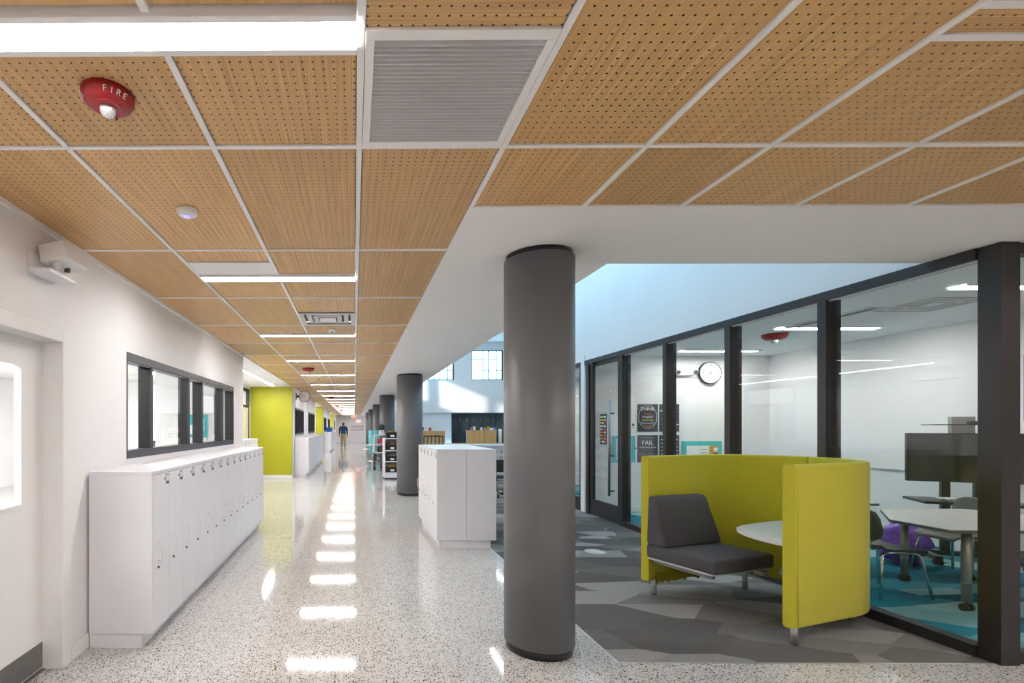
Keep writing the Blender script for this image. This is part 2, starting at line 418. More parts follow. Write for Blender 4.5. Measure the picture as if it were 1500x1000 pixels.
struct('trim_2', MB().box(XL, XL + .022, BACK, 8.18, CEIL - .022, CEIL + .02), 'grid_white', 'thin white wall angle along the left edge of the ceiling', 'trim')
for i, (a, b) in enumerate(segs):
    struct('trim_3', MB().box(XL, XL + .022, a, b, CEIL - .022, CEIL + .02), 'grid_white', ['white wall angle above the clock wall', 'white wall angle above the third wall segment', 'white wall angle above the farthest wall segment'][i], 'trim')
# outer shell so that no daylight leaks in
struct('wall_end', MB().box(-3.2, 1.9, YEND, YEND + .2, 0, 2.75), 'paint', 'pale wall closing the far end of the corridor', 'wall')
struct('wall_back', MB().box(-9, 9.2, BACK - .2, BACK, 0, 2.9), 'paint', 'white wall closing the corridor behind the viewer', 'wall')
struct('wall_right', MB().box(9.2, 9.4, BACK, 13.0, 0, 2.9), 'paint', 'white wall at the right end of the cross corridor', 'wall')
struct('wall_classroom', MB().box(-9, -8.8, BACK, 14.7, 0, 2.9).box(-9, -3.17, 13.2, 13.3, 0, 2.9).box(-9, XL - T, -1.1, -1, 0, 2.9).box(-9, -3.17, 14.7, 14.8, 0, 2.9).box(-3.17, -2.0, 7.95, 8.06, 0, 2.9), 'paint', 'white classroom walls behind the corridor window', 'wall')
struct('ceiling_classroom', MB().box(-9, XL - .05, BACK, 14.7, 2.75, 2.9), 'plaster', 'white ceiling of the classroom behind the left wall', 'ceiling')
struct('wall_corridor', MB().box(1.81, 2.0, 43.2, YEND, 0, 2.75), 'paint', 'white wall on the right at the far corridor end', 'wall')

# ------------------------------------------------------------------ wood ceiling: panels and grid
GX = [XL, -1.205, -0.59, 0.02, 0.625]
GR = [0.625, 1.22, 1.738, 2.338, 2.928, 3.53, 4.13, 4.74, 5.35, 5.96, 6.57, 7.18, 7.79, 8.40, 9.2]
Y0, DYR = 2.095, 1.2192
SOF0, SOF1, SOFX = 2.670, 3.60, 1.81
slab = MB().box(-3.2, SOFX, BACK, YEND + .2, CEIL + .12, CEIL + .3).box(SOFX, 9.4, BACK, SOF1, CEIL + .12, CEIL + .3)
ceil = struct('ceiling', slab, 'charcoal', 'wood ceiling of perforated oak panels in a white grid', 'ceiling')
_pm = {}
def panel(x0, x1, y0, y1, across=False):
    g = 0.015
    a, b = x1 - x0 - 2*g, y1 - y0 - 2*g
    if across: a, b = b, a
    key = (round(a, 3), round(b, 3))
    if key not in _pm: _pm[key] = MB().box(-a/2, a/2, -b/2, b/2, 0, 0.02, .0015).mesh('ceiling_panel', 'oak')
    o = obj('ceiling_panel', _pm[key], ceil, ((x0+x1)/2, (y0+y1)/2, CEIL + .006), R(90) if across else 0.0)
_bm = {}
def bar(x0, x1, y0, y1):
    key = (round(x1-x0, 3), round(y1-y0, 3))
    if key not in _bm: _bm[key] = MB().box(-(x1-x0)/2, (x1-x0)/2, -(y1-y0)/2, (y1-y0)/2, 0, 0.03, .001).mesh('grid_bar', 'grid_white')
    obj('grid_bar', _bm[key], ceil, ((x0+x1)/2, (y0+y1)/2, CEIL))
LY = [1.483 + 2.4384 * k for k in range(-3, 20)]       # centre lines of the linear lights
HW = 0.012
rows = range(-6, 40)
for j in rows:
    a, b = Y0 + DYR*j, min(Y0 + DYR*(j+1), YEND)
    lit = [l for l in LY if a < l < b]
    for c in range(4):
        x0, x1 = GX[c], GX[c+1]
        if lit and c in (1, 2):
            l = lit[0]
            if c == 1 and abs(l - 3.92) < .1:
                panel(x0, x1, a, 3.555)                 # a white access panel sits between wood and light
            else: panel(x0, x1, a, l - .078)
            panel(x0, x1, l + .078, b)
        elif c == 3 and j == -1: panel(x0, x1, a, 1.487, True)
        elif c == 2 and j == 2: panel(x0, x1, a, 5.13)
        elif c == 3 and j == 0: panel(x0, x1, a, b)
        else: panel(x0, x1, a, b)
    if j > -6: bar(XL, GX[4], a - HW, a + HW)
for x in GX[1:4]:
    for k in range(6): bar(x - HW, x + HW, BACK + k*9.2, min(BACK + (k+1)*9.2, YEND))
bar(0.625 - HW, 0.625 + HW, BACK, SOF0)
bar(0.612, 0.628, SOF0, 26); bar(0.612, 0.628, 26, YEND)
# wing of the ceiling to the right of the corridor, in front of the soffit
for j in range(-6, 1):
    a, b = Y0 + DYR*j, min(Y0 + DYR*(j+1), SOF0)
    for c in range(len(GR) - 1):
        x0, x1 = GR[c], GR[c+1]
        if j == -1 and c >= 2:
            panel(x0, x1, a, 1.400); panel(x0, x1, 1.518, b)
            if c not in (3, 4, 7, 8): panel(x0, x1, 1.400, 1.518, True)
        else: panel(x0, x1, a, b)
    if j > -6: bar(0.637, 9.2, a - HW, a + HW)
for yy in (1.400, 1.518): bar(1.75, 9.2, yy - .013, yy + .013)
for x in GR[1:-1]: bar(x - HW, x + HW, BACK, SOF0)
bar(0.64, 9.2, SOF0 - .008, SOF0 + .008)
so = MB().box(0.628, SOFX, SOF0 + .008, YEND, CEIL, CEIL + .12).box(SOFX, 9.2, SOF0 + .008, SOF1, CEIL, CEIL + .12)
struct('ceiling_soffit', so, 'plaster', 'smooth white soffit carried along the row of grey columns', 'ceiling')

# ------------------------------------------------------------------ linear ceiling lights
def linear_light(name, label, x0, x1, y, half, lens, mat, z, group, end='X'):
    t = thing(name, label, 'ceiling light', ((x0+x1)/2, y, z), 0, group)
    L = (x1 - x0)/2
    MB().box(-L, L, -half, -lens, 0, .05, .001).box(-L, L, lens, half, 0, .05, .001).build('housing', 'grid_white', t)
    MB().box(-L, L, -lens, lens, .009, .03).build('diffuser', mat, t)
    return t
for k, l in enumerate(LY):
    n = k - 3
    lab = (f'{ORD[n] if n else "largest, nearest"} bright linear ceiling light across the corridor' + (' counted from the viewer' if n else ' at the top left')) if n >= 0 else 'linear ceiling light across the corridor behind the viewer'
    linear_light('linear_ceiling_light', lab, GX[1] + .0125, GX[3] - .0125, l, .076, .052, 'lamp', CEIL - .0125, 'linear lights across the corridor' if n >= 0 else 'linear lights behind the viewer')
for k in range(2):   # unseen lights that continue the wing's pattern
    for x in (3.54, 5.97):
        linear_light('linear_ceiling_light', 'linear ceiling light in the wing behind the viewer', x, x + 1.2, -0.96 - 2.44*k, .076, .052, 'lamp', CEIL - .0125, 'linear lights in the wing')
for x0, x1, lab in ((GR[3], GR[5], 'linear ceiling light in the wood slot just right of the view'), (GR[7], GR[9], 'linear ceiling light in the wood slot far right of the view')):
    linear_light('linear_ceiling_light', lab, x0 + .0125, x1 - .0125, 1.459, .060, .048, 'lamp', CEIL - .0125, 'linear lights in the wing slot')
for i, (a, b) in enumerate(REC):
    t = thing('recess_light', ['long light strip in the white ceiling beside the nearest lime wall', 'light strip in the ceiling of the second lime recess', 'light strip in the ceiling of the third lime recess'][i], 'ceiling light', (-2.29, a + 1.0, CEIL - .009))
    MB().box(-.045, .045, 0, b - a - 1.7, 0, .01).build('diffuser', 'lamp', t)
    MB().box(-.055, -.045, -.01, b - a - 1.69, -.002, .01).box(.045, .055, -.01, b - a - 1.69, -.002, .01).build('housing', 'grid_white', t)
tag(MB().box(GX[1] + .014, GX[2] - .014, 3.565, 3.838, CEIL + .001, CEIL + .02, .002).build('access_panel', 'grid_white'), 'plain white access panel in the wood ceiling before the second light', 'access panel')

# ------------------------------------------------------------------ ceiling devices
def return_grille(x0, x1, y0, y1):
    t = thing('return_air_grille', 'square white return air grille with fine slats in the wood ceiling', 'air vent', ((x0+x1)/2, (y0+y1)/2, CEIL - .002))
    a, b = (x1-x0)/2, (y1-y0)/2; fw = .028
    MB().box(-a, a, -b, -b+fw+.012, 0, .02, .001).box(-a, a, b-fw, b, 0, .02, .001).box(-a, -a+fw, -b+fw+.012, b-fw, 0, .02, .001).box(a-fw, a, -b+fw+.012, b-fw, 0, .02, .001).build('frame', 'grid_white', t)
    MB().box(-a+fw, a-fw, -b+fw, b-fw, .045, .05).build('backing', 'vent_dark', t)
    n = 27; y = -b + fw + .016; st = (2*b - 2*fw - .02) / n
    me = MB().prism([(.0100, .001), (.0070, .001), (-.0045, .026), (-.0030, .026)], -(a-fw), a-fw).xform(Matrix(((0, 0, 1, 0), (1, 0, 0, 0), (0, 1, 0, 0), (0, 0, 0, 1)))).mesh('slat', 'vent_metal')
    for k in range(n): obj('slat', me, t, (0, y + st*(k+.5), 0))
return_grille(0.034, 0.611, 1.474, 2.081)
def diffuser(x0, x1, y0, y1, label):
    t = thing('air_diffuser', label, 'air vent', ((x0+x1)/2, (y0+y1)/2, CEIL - .004))
    a = (x1-x0)/2; b = (y1-y0)/2
    for k, (s, z) in enumerate(((1.0, 0), (.76, .012), (.52, .006))):
        w = .05 if k else .045
        def fr(s, z, w): return MB().box(-a*s, a*s, -b*s, -b*s+w, z, z+.012).box(-a*s, a*s, b*s-w, b*s, z, z+.012).box(-a*s, -a*s+w, -b*s+w, b*s-w, z, z+.012).box(a*s-w, a*s, -b*s+w, b*s-w, z, z+.012)
        fr(s, z, w).build('cone_ring', 'vent_metal', t)
    MB().box(-a*.3, a*.3, -b*.3, b*.3, -.004, .006, .003).build('centre_plate', 'grid_white', t)
    MB().box(-a+.01, a-.01, -b+.01, b-.01, .05, .055).build('backing', 'vent_dark', t)
diffuser(-0.576, 0.006, 5.145, 5.74, 'square supply air diffuser between the second and third ceiling lights')

def strobe(x, y, z, label, detail=True, s=1.0, rz=0):
    t = thing('fire_strobe', label, 'fire alarm', (x, y, z), rz, None)
    MB().lathe([(.02*s, -.052*s), (.060*s, -.050*s), (.082*s, -.040*s), (.094*s, -.022*s), (.096*s, 0)], 40).build('body', 'red_plastic', t)
    MB().lathe([(.004*s, -.088*s), (.018*s, -.084*s), (.028*s, -.070*s), (.031*s, -.050*s)], 20).build('flash_lens', 'crystal', t)
    if detail:
        MB().lathe([(.046, -.0535), (.050, -.0555), (.056, -.054), (.058, -.0495)], 40).build('bezel_ring', 'red_plastic', t)
        MB().cyl((.0, .072, -.050), (.0, .072, -.040), .005, n=10).build('sound_port', 'black_print', t)
        for ang, sz in ((-48, .030), (-168, .030)):
            for q, ch in enumerate('FIRE'):
                a = R(ang + (q - 1.5) * 15.5)
                n = Vector((math.cos(a) * .80, math.sin(a) * .80, -.60)).normalized()
                up = (Vector((0, 0, 1)) - n * n.z).normalized(); rt = up.cross(n)
                o = obj('letter', text_mesh(ch, sz, 'white_print'), t)
                o.matrix_local = Matrix.Translation(Vector((math.cos(a)*.0902, math.sin(a)*.0902, -.0318))) @ Matrix((rt, up, n)).transposed().to_4x4()
    return t
strobe(-0.872, 1.765, CEIL + .006, 'large red round fire strobe marked FIRE on the nearest panels').scale = (.92, .92, .92)
for x, y, lab in ((-0.92, 10.0, 'small red fire strobe on the ceiling, fourth light away'), (-0.9, 19.5, 'small red fire strobe far along the corridor ceiling'), (-0.9, 27.0, 'tiny red fire strobe beyond the halfway of the corridor'), (-0.9, 34.5, 'tiniest red fire strobe at the corridor end')):
    strobe(x, y, CEIL + .006, lab, False, 1.25)
def detector(x, y, label, r=.052, led=False):
    t = thing('smoke_detector', label, 'smoke detector', (x, y, CEIL + .006))
    MB().lathe([(.02, -.036), (r*.72, -.035), (r*.92, -.028), (r, -.014), (r, 0)], 32).build('body', 'satin_white', t)
    MB().lathe([(.006, -.041), (r*.30, -.040), (r*.36, -.034)], 20).build('sensor_window', 'led_blue' if led else 'vent_dark', t)
detector(-0.905, 2.70, 'white round detector with blue light on the second panel row', .056, True)
detector(-0.27, 6.02, 'small white detector just before the third ceiling light')
detector(-0.9, 12.3, 'small white detector beyond the fourth ceiling light')
for k, (x, y, lab) in enumerate(((-0.05, 38, 'glowing red exit sign hanging left at the corridor end'), (0.35, 41, 'glowing red exit sign hanging right at the corridor end'))):
    t = thing('exit_sign', lab, 'exit sign', (x, y, 2.16 + (.05 if not k else -.28)))
    MB().box(-.19, .19, -.02, .02, 0, .22, .006).build('housing', 'exit_glow', t)
    MB().cyl((0, 0, .22), (0, 0, CEIL - 2.16 + (-.05 if not k else .28)), .012, n=8).build('stem', 'grid_white', t)
    letters('lettering', 'EXIT', .15, 'white_print', t, (0, -.022, .11), FACE_Y)

# ------------------------------------------------------------------ grey columns
for k, (x, y, r) in enumerate(((1.258, 3.424, .2284), (1.235, 11.18, .288), (1.215, 18.55, .280), (1.195, 26.1, .24), (1.18, 33.4, .24), (1.165, 40.6, .24))):
    t = tag(MB().cyl((0, 0, .055), (0, 0, CEIL - .035), r, n=64).build('column', 'column_grey', None, (x, y, 0)), ['large grey round column at the carpet corner, nearest the viewer', 'second grey column, behind the white locker block', 'third grey column along the soffit', 'fourth grey column along the soffit', 'fifth grey column along the soffit', 'farthest grey column along the soffit'][k], 'column', 'grey columns under the soffit', 'structure')
    MB().cyl((0, 0, 0), (0, 0, .055), r - .014, n=64).build('base_ring', 'black_metal', t)
    MB().cyl((0, 0, CEIL - .036), (0, 0, CEIL), r - .014, n=64).build('top_ring', 'black_metal', t)

# ------------------------------------------------------------------ the door on the left
d = struct('door_1', MB().box(XL - .16, XL - .115, DY0 + .04, DY1 - .045, .012, 1.045).box(XL - .16, XL - .115, DY0 + .04, DY1 - .045, 1.87, 2.03).box(XL - .16, XL - .115, 2.895, DY1 - .045, 1.045, 1.87).box(XL - .16, XL - .115, DY0 + .04, DY0 + .07, 1.045, 1.87), 'satin_white', 'white door with narrow glazed window and steel kick plate', 'door')
MB().box(XL - .17, XL + .012, DY1 - .045, DY1 + .05, 0, 2.12, .004).box(XL - .17, XL + .012, DY0 - .05, DY0 + .04, 0, 2.12, .004).box(XL - .17, XL + .012, DY0 + .04, DY1 - .045, 2.03, 2.12, .004).build('door_frame', 'satin_white', d)
MB().box(XL - .116, XL - .108, DY0 + .06, 2.905, 1.035, 1.055).box(XL - .116, XL - .108, DY0 + .06, 2.905, 1.86, 1.88).box(XL - .116, XL - .108, 2.885, 2.905, 1.055, 1.86).box(XL - .116, XL - .108, DY0 + .06, DY0 + .08, 1.055, 1.86).build('glazing_bead', 'satin_white', d)
MB().box(XL - .118, XL - .1125, DY0 + .08, 2.886, 1.055, 1.86).build('door_pane', 'clear_glass', d)
MB().box(XL - .116, XL - .113, DY0 + .06, DY1 - .05, .02, .175, .001).build('kick_plate', 'steel', d)
MB().box(XL - .17, XL - .10, DY0 + .04, DY1 - .045, 0, .006).build('threshold', 'steel', d)

# ------------------------------------------------------------------ window strip on the left
wn = tag(MB().box(XL - .11, XL + .004, WY0, WY1, WZ0, WZ0 + .065).box(XL - .11, XL + .004, WY0, WY1, WZ1 - .065, WZ1).box(XL - .11, XL + .004, WY0, WY0 + .012, WZ0 + .065, WZ1 - .065).box(XL - .11, XL + .004, WY1 - .045, WY1, WZ0 + .065, WZ1 - .065).build('window_1', 'grey_frame'), 'long dark-framed sliding window strip above the left lockers', 'window', kind='structure')
mull = [4.485, 5.50, 5.985, 6.92]
edges = [WY0 + .012] + mull + [WY1 - .045]
for y in mull:
    MB().box(XL - .012, XL + .003, y - .022, y + .022, WZ0 + .065, WZ1 - .065, .002).build('mullion_face', 'grey_frame', wn)
    MB().box(XL - .115, XL - .012, y - .020, y + .020, WZ0 + .065, WZ1 - .065).build('mullion_body', 'black_metal', wn)
MB().box(XL - .115, XL - .02, WY1 - .062, WY1 - .045, WZ0 + .065, WZ1 - .065).build('jamb_liner', 'black_metal', wn)
for k, (a, b) in enumerate(zip(edges, edges[1:])):
    MB().box(XL - .07 + .02*(k % 2), XL - .064 + .02*(k % 2), a + .02, b - .02, WZ0 + .065, WZ1 - .065).build('pane', 'glass', wn)
    MB().box(XL - .02, XL - .012, a + .02, b - .02, WZ1 - .075, WZ1 - .065).build('track', 'silver', wn)

# classroom behind it
for k, (x, y) in enumerate(((-5.6, 5), (-3.4, 4.5), (-5.6, 9), (-4.2, 11.5), (-7.2, 7), (-3.4, 1.2), (-4.4, 13.95))):  # light panels added to make the closed classroom bright
    t = thing('classroom_fill_light', 'added light panel brightening the classroom behind the left window', 'ceiling light', (x, y, 2.74), 0, 'added classroom fill lights')
    MB().box(-.6, .6, -.3, .3, 0, .008).build('diffuser', 'class_fill_lamp', t)
    MB().box(-.63, .63, -.33, -.3, -.004, .01).box(-.63, .63, .3, .33, -.004, .01).box(-.63, -.6, -.3, .3, -.004, .01).box(.6, .63, -.3, .3, -.004, .01).build('frame', 'grid_white', t)
for k, (z, m) in enumerate(((2.50, 'sky_print'), (2.28, 'lime_print'), (2.06, 'blue_print'))):
    p = tag(MB().box(-.15, .15, -.012, 0, 0, .20).build('wall_poster', m, None, (-5.55, 13.2, z)), ['pale blue', 'lime', 'blue'][k] + ' square poster on the classroom wall', 'poster', 'square classroom posters')
    MB().box(-.16, .16, -.008, 0, -.012, 0).build('border', 'charcoal', p); MB().box(-.16, .16, -.008, 0, .2, .212).build('border', 'charcoal', p)
for k, x in enumerate((-5.9, -4.9, -3.95)):
    t = thing('storage_cabinet', ['low white classroom cabinet with grey slats, leftmost behind the window', 'low white classroom cabinet with grey slats, middle one', 'low white classroom cabinet with grey slats, rightmost'][k], 'cabinet', (x, 12.95, 0), 0, 'low classroom cabinets')
    MB().box(-.45, .45, -.2, .24, 0, 1.22, .004).build('body', 'laminate', t)
    MB().box(-.40, .1, -.215, -.2, .55, 1.15).build('vent_recess', 'charcoal', t)
    for q in range(6): MB().box(-.40, .1, -.225, -.212, .57 + q*.1, .62 + q*.1).build('slat', 'grey_frame', t)
t = thing('teal_bulletin_board', 'small teal bulletin board behind the window strip', 'bulletin board', (-2.50, 7.94, 1.34))
MB().box(-.16, .16, -.012, 0, 0, .36).build('board', 'teal_board', t)
MB().box(-.12, -.01, -.016, -.011, .05, .2).build('paper', 'white_print', t); MB().box(.02, .12, -.016, -.011, .1, .3).build('paper', 'sky_print', t)

# ------------------------------------------------------------------ wall-mounted box above the door
t = thing('wall_projector', 'white box-shaped unit on an angled bracket high above the door', 'wall unit', (XL, 2.92, 2.372)); t.scale = (.74, .74, .92)
MB().box(0, .022, -.20, .06, 0, .125, .003).build('wall_plate', 'laminate', t)
MB().box(.02, .17, -.20, .17, 0, .022, .003).build('bracket_arm', 'laminate', t)
b = MB().box(-.10, .10, -.17, .17, -.055, .055, .008, 2)
b.xform(Matrix.Translation((.135, .05, .145)) @ Matrix.Rotation(R(-9), 4, 'Y'))
b.build('body', 'satin_white', t)
MB().cyl((.13, -.05, .020), (.13, -.05, .09), .028, n=16).build('pivot', 'laminate', t)
MB().cyl((.13, .10, .065), (.13, .10, .095), .022, n=16).build('lens', 'grey_frame', t)

# ------------------------------------------------------------------ lockers
def locker_proto(w, h=1.075, depth=.43, detail=True):
    """front faces +X, hinge side -Y, base of the box at z=0"""
    r = thing('locker', 'white laminate locker', 'locker')
    MB().box(-depth, -.021, 0.0005, w - .0005, 0, h).build('body', 'laminate', r)
    dr = MB().box(-.019, 0, .0028, w - .0028, .002, h - .003, .0012).build('door', 'laminate', r)
    if detail:
        y = .085; z0, z1 = .47, .60
        MB().tube([(0, y, z0), (.022, y, z0), (.030, y, z0 + .010), (.030, y, z1 - .010), (.022, y, z1), (0, y, z1)], .0042, 8).build('handle', 'satin_white', dr)
        MB().cyl((0, y, .425), (.008, y, .425), .009, n=12).build('lock', 'grey_frame', dr)
    MB().cyl((0, w - .088, h - .045), (.006, w - .088, h - .045), .0105, n=12).build('hook_knob', 'plate_grey', dr)
    pl = MB().box(0, .003, w - .068, w - .006, h - .086, h - .012).build('number_plate', 'plate_grey', dr)
    MB().box(.003, .004, w - .058, w - .016, h - .060, h - .024).build('card', 'white_print', dr)
    MB().box(.0035, .0045, w - .060, w - .014, h - .080, h - .068).build('print_band', 'black_print', dr)
    MB().box(.004, .0045, w - .040, w - .034, h - .056, h - .034).build('digit', 'grey_print', dr)
    return r
def locker_bank(origin, n, w, rz, labels, group, names, detail=True, depth=.43, end_near=True, end_far=True, plinth=.10, top=True, proto=None):
    base = Matrix.Translation(origin) @ Matrix.Rotation(rz, 4, 'Z')
    p = proto or locker_proto(w, depth=depth, detail=detail)
    first = proto is None
    for k in range(n):
        o = p if (first and k == 0) else copy_tree(p)
        loc = base @ Vector((0, k*w + .02, plinth))
        o.location = loc; o.rotation_euler = (0, 0, rz)
        tag(o, labels(k), 'locker', group)
    L = n*w + .04
    def put(mb, nm, mt, lab, cat):
        o = mb.build(nm, mt); o.matrix_world = base; tag(o, lab, cat); return o
    put(MB().box(-depth, -.075, .012, L - .012, 0, plinth), 'locker_plinth', 'laminate', 'recessed white plinth under ' + names, 'plinth')
    if top: put(MB().box(-depth, .0, 0, L, plinth + 1.0755, plinth + 1.10, .0015), 'countertop', 'laminate', 'continuous white top over ' + names, 'countertop')
    put(MB().box(-depth, -.0005, 0, .0195, plinth, plinth + 1.075, .001), 'end_panel', 'laminate', 'white end panel at the near end of ' + names, 'end panel')
    put(MB().box(-depth, -.0005, L - .0195, L, plinth, plinth + 1.075, .001), 'end_panel', 'laminate', 'white end panel at the far end of ' + names, 'end panel')
    return p
def olab(tail): return lambda k: ORD[k] + ' white locker door ' + tail
locker_bank((-1.372, 3.385, 0), 14, .2935, 0, olab('in the row under the left window strip'), 'lockers under the left window', 'the lockers below the left window')
lp2 = locker_bank((-2.56, 11.2, 0), 7, .29, 0, olab('in the short row inside the nearest lime recess'), 'lockers in the nearest recess', 'the lockers in the lime recess', detail=False, depth=.40)
locker_bank((-1.39, 15.2, 0), 24, .2935, 0, lambda k: f'{ORD[k]} white locker from the lime wall, in the row under the clock wall', 'lockers under the clock wall', 'the lockers under the clock wall', detail=False, depth=.42)
locker_bank((-1.39, 30.0, 0), 22, .2935, 0, lambda k: f'{ORD[k]} locker of the distant white row before the walking person', 'distant lockers', 'the distant lockers before the walking person', detail=False, depth=.42)
# free-standing back to back block beside the column
def block():
    w, n, dep = .338, 5, .362
    y0 = 6.185
    # left-facing lockers: local +X points to world -X
    p = locker_proto(w, h=1.10, depth=dep)
    for k in range(n):
        o = p if k == 0 else copy_tree(p)
        o.location = (1.018, y0 + .025 + (k + 1)*w, .105); o.rotation_euler = (0, 0, R(180))
        tag(o, (ORD[k] if k else 'nearest') + ' corridor-side locker of the free-standing white block', 'locker', 'corridor side of the locker block')
    for k in range(n):
        o = copy_tree(p); o.location = (1.752, y0 + .025 + k*w, .105); o.rotation_euler = (0, 0, 0)
        tag(o, (ORD[k] if k else 'nearest') + ' carpet-side locker of the free-standing white block', 'locker', 'carpet side of the locker block')
    L = n*w + .05
    tag(MB().box(1.018, 1.752, y0, y0 + L, 1.206, 1.228, .0015).build('countertop', 'laminate'), 'white top of the free-standing locker block', 'countertop')
    tag(MB().box(1.068, 1.69, y0 + .03, y0 + L - .03, 0, .105).build('locker_plinth', 'laminate'), 'white plinth under the free-standing locker block', 'plinth')
    tag(MB().box(1.060, 1.0675, y0 + .029, y0 + .05, 0, .1045).build('plinth_strip', 'oak_plain'), 'raw wood edge strip at the near corner of the locker block plinth', 'trim')
    for x0, x1, lab in ((1.0185, 1.3835, 'corridor-side end panel of the free-standing locker block'), (1.3868, 1.7515, 'carpet-side end panel of the free-standing locker block')):
        tag(MB().box(x0, x1, y0, y0 + .022, .105, 1.2055, .001).build('end_panel', 'laminate'), lab, 'end panel')
    tag(MB().box(1.0185, 1.7515, y0 + L - .022, y0 + L, .105, 1.2055, .001).build('end_panel', 'laminate'), 'rear end panel of the free-standing locker block', 'end panel')
block()

# blue bin on the distant lockers
t = thing('blue_bin', 'bright blue bin standing on the distant lockers', 'bin', (-1.62, 32.5, 1.20))
MB().prism([(-.2, -.3), (.2, -.3), (.2, .3), (-.2, .3)], 0, .26, .02).build('body', 'blue_plastic', t)
MB().box(-.22, .22, -.32, .32, .25, .29, .01).build('rim', 'blue_plastic', t)

# ------------------------------------------------------------------ recess door, clock
d = struct('door_2', MB().box(-3.15, -3.06, 12.85, 12.93, 0, 2.60).box(-3.15, -3.06, 14.5, 14.58, 0, 2.60).box(-3.15, -3.06, 12.93, 14.5, 2.53, 2.60).box(-3.15, -3.06, 12.93, 14.5, 2.06, 2.13).box(-3.15, -3.06, 13.42, 13.50, 0, 2.06), 'bronze_frame', 'dark-framed classroom entrance inside the nearest lime recess', 'door')
MB().box(-3.12, -3.08, 13.5, 14.5, .02, 2.06, .002).build('door_leaf', 'cream_door', d)
MB().box(-3.11, -3.10, 12.93, 14.5, 2.13, 2.53).build('transom_pane', 'glass', d)
MB().box(-3.11, -3.10, 12.93, 13.42, .05, 2.06).build('side_pane', 'dark_glass', d)
MB().tube([(-3.08, 13.62, .95), (-3.04, 13.62, .95), (-3.04, 13.62, 1.15), (-3.08, 13.62, 1.15)], .012).build('handle', 'steel', d)

def clock(name, label, loc, rz, r, hands, back=False, bracket=None):
    t = thing(name, label, 'clock', loc, rz)
    def disc(r, y0, y1): return MB().cyl((0, y0, 0), (0, y1, 0), r, n=48)
    disc(r, -.005, .045).build('case', 'black_metal', t)
    disc(r*.93, -.008, -.004).build('face', 'white_print', t)
    mk = MB()
    for k in range(60):
        a = 2*math.pi*k/60; L = r*.06 if k % 5 else r*.11
        m = Matrix.Rotation(a, 4, 'Y') @ Matrix.Translation((0, -.0085, r*.90 - L/2)) @ Matrix.Diagonal((r*.012 if k % 5 else r*.026, .001, L, 1))
        bmesh.ops.create_cube(mk.bm, size=1, matrix=m)
    o = mk.build('minute_marks', 'black_print', t)
    for h in range(1, 13):
        a = 2*math.pi*h/12
        letters('numeral', str(h), r*.22, 'black_print', t, (math.sin(a)*r*.68, -.0088, math.cos(a)*r*.68), FACE_Y)
    for nm, ang, L, wd in (('hour_hand', hands[0], .48, .045), ('minute_hand', hands[1], .76, .03)):
        m = Matrix.Rotation(R(ang), 4, 'Y') @ Matrix.Translation((0, -.011, r*L/2 - r*.06)) @ Matrix.Diagonal((r*wd, .0015, r*L + r*.12, 1))
        h = MB(); bmesh.ops.create_cube(h.bm, size=1, matrix=m); h.build(nm, 'black_print', t)
    if bracket:
        MB().box(bracket[0], -r*.98, .0, .05, -.03, .03, .004).build('bracket_arm', 'black_metal', t)
        MB().box(bracket[0], bracket[0] + .02, -.06, .11, -.10, .10, .004).build('bracket_plate', 'black_metal', t)
        disc(r*.93, .044, .049).build('rear_face', 'white_print', t)
    return t
clock('hanging_clock', 'double-sided round clock bracketed from the wall beside the lime wall', (-1.555, 15.6, 2.46), 0, .178, (230, 300), bracket=(XL + 1.555, 0))

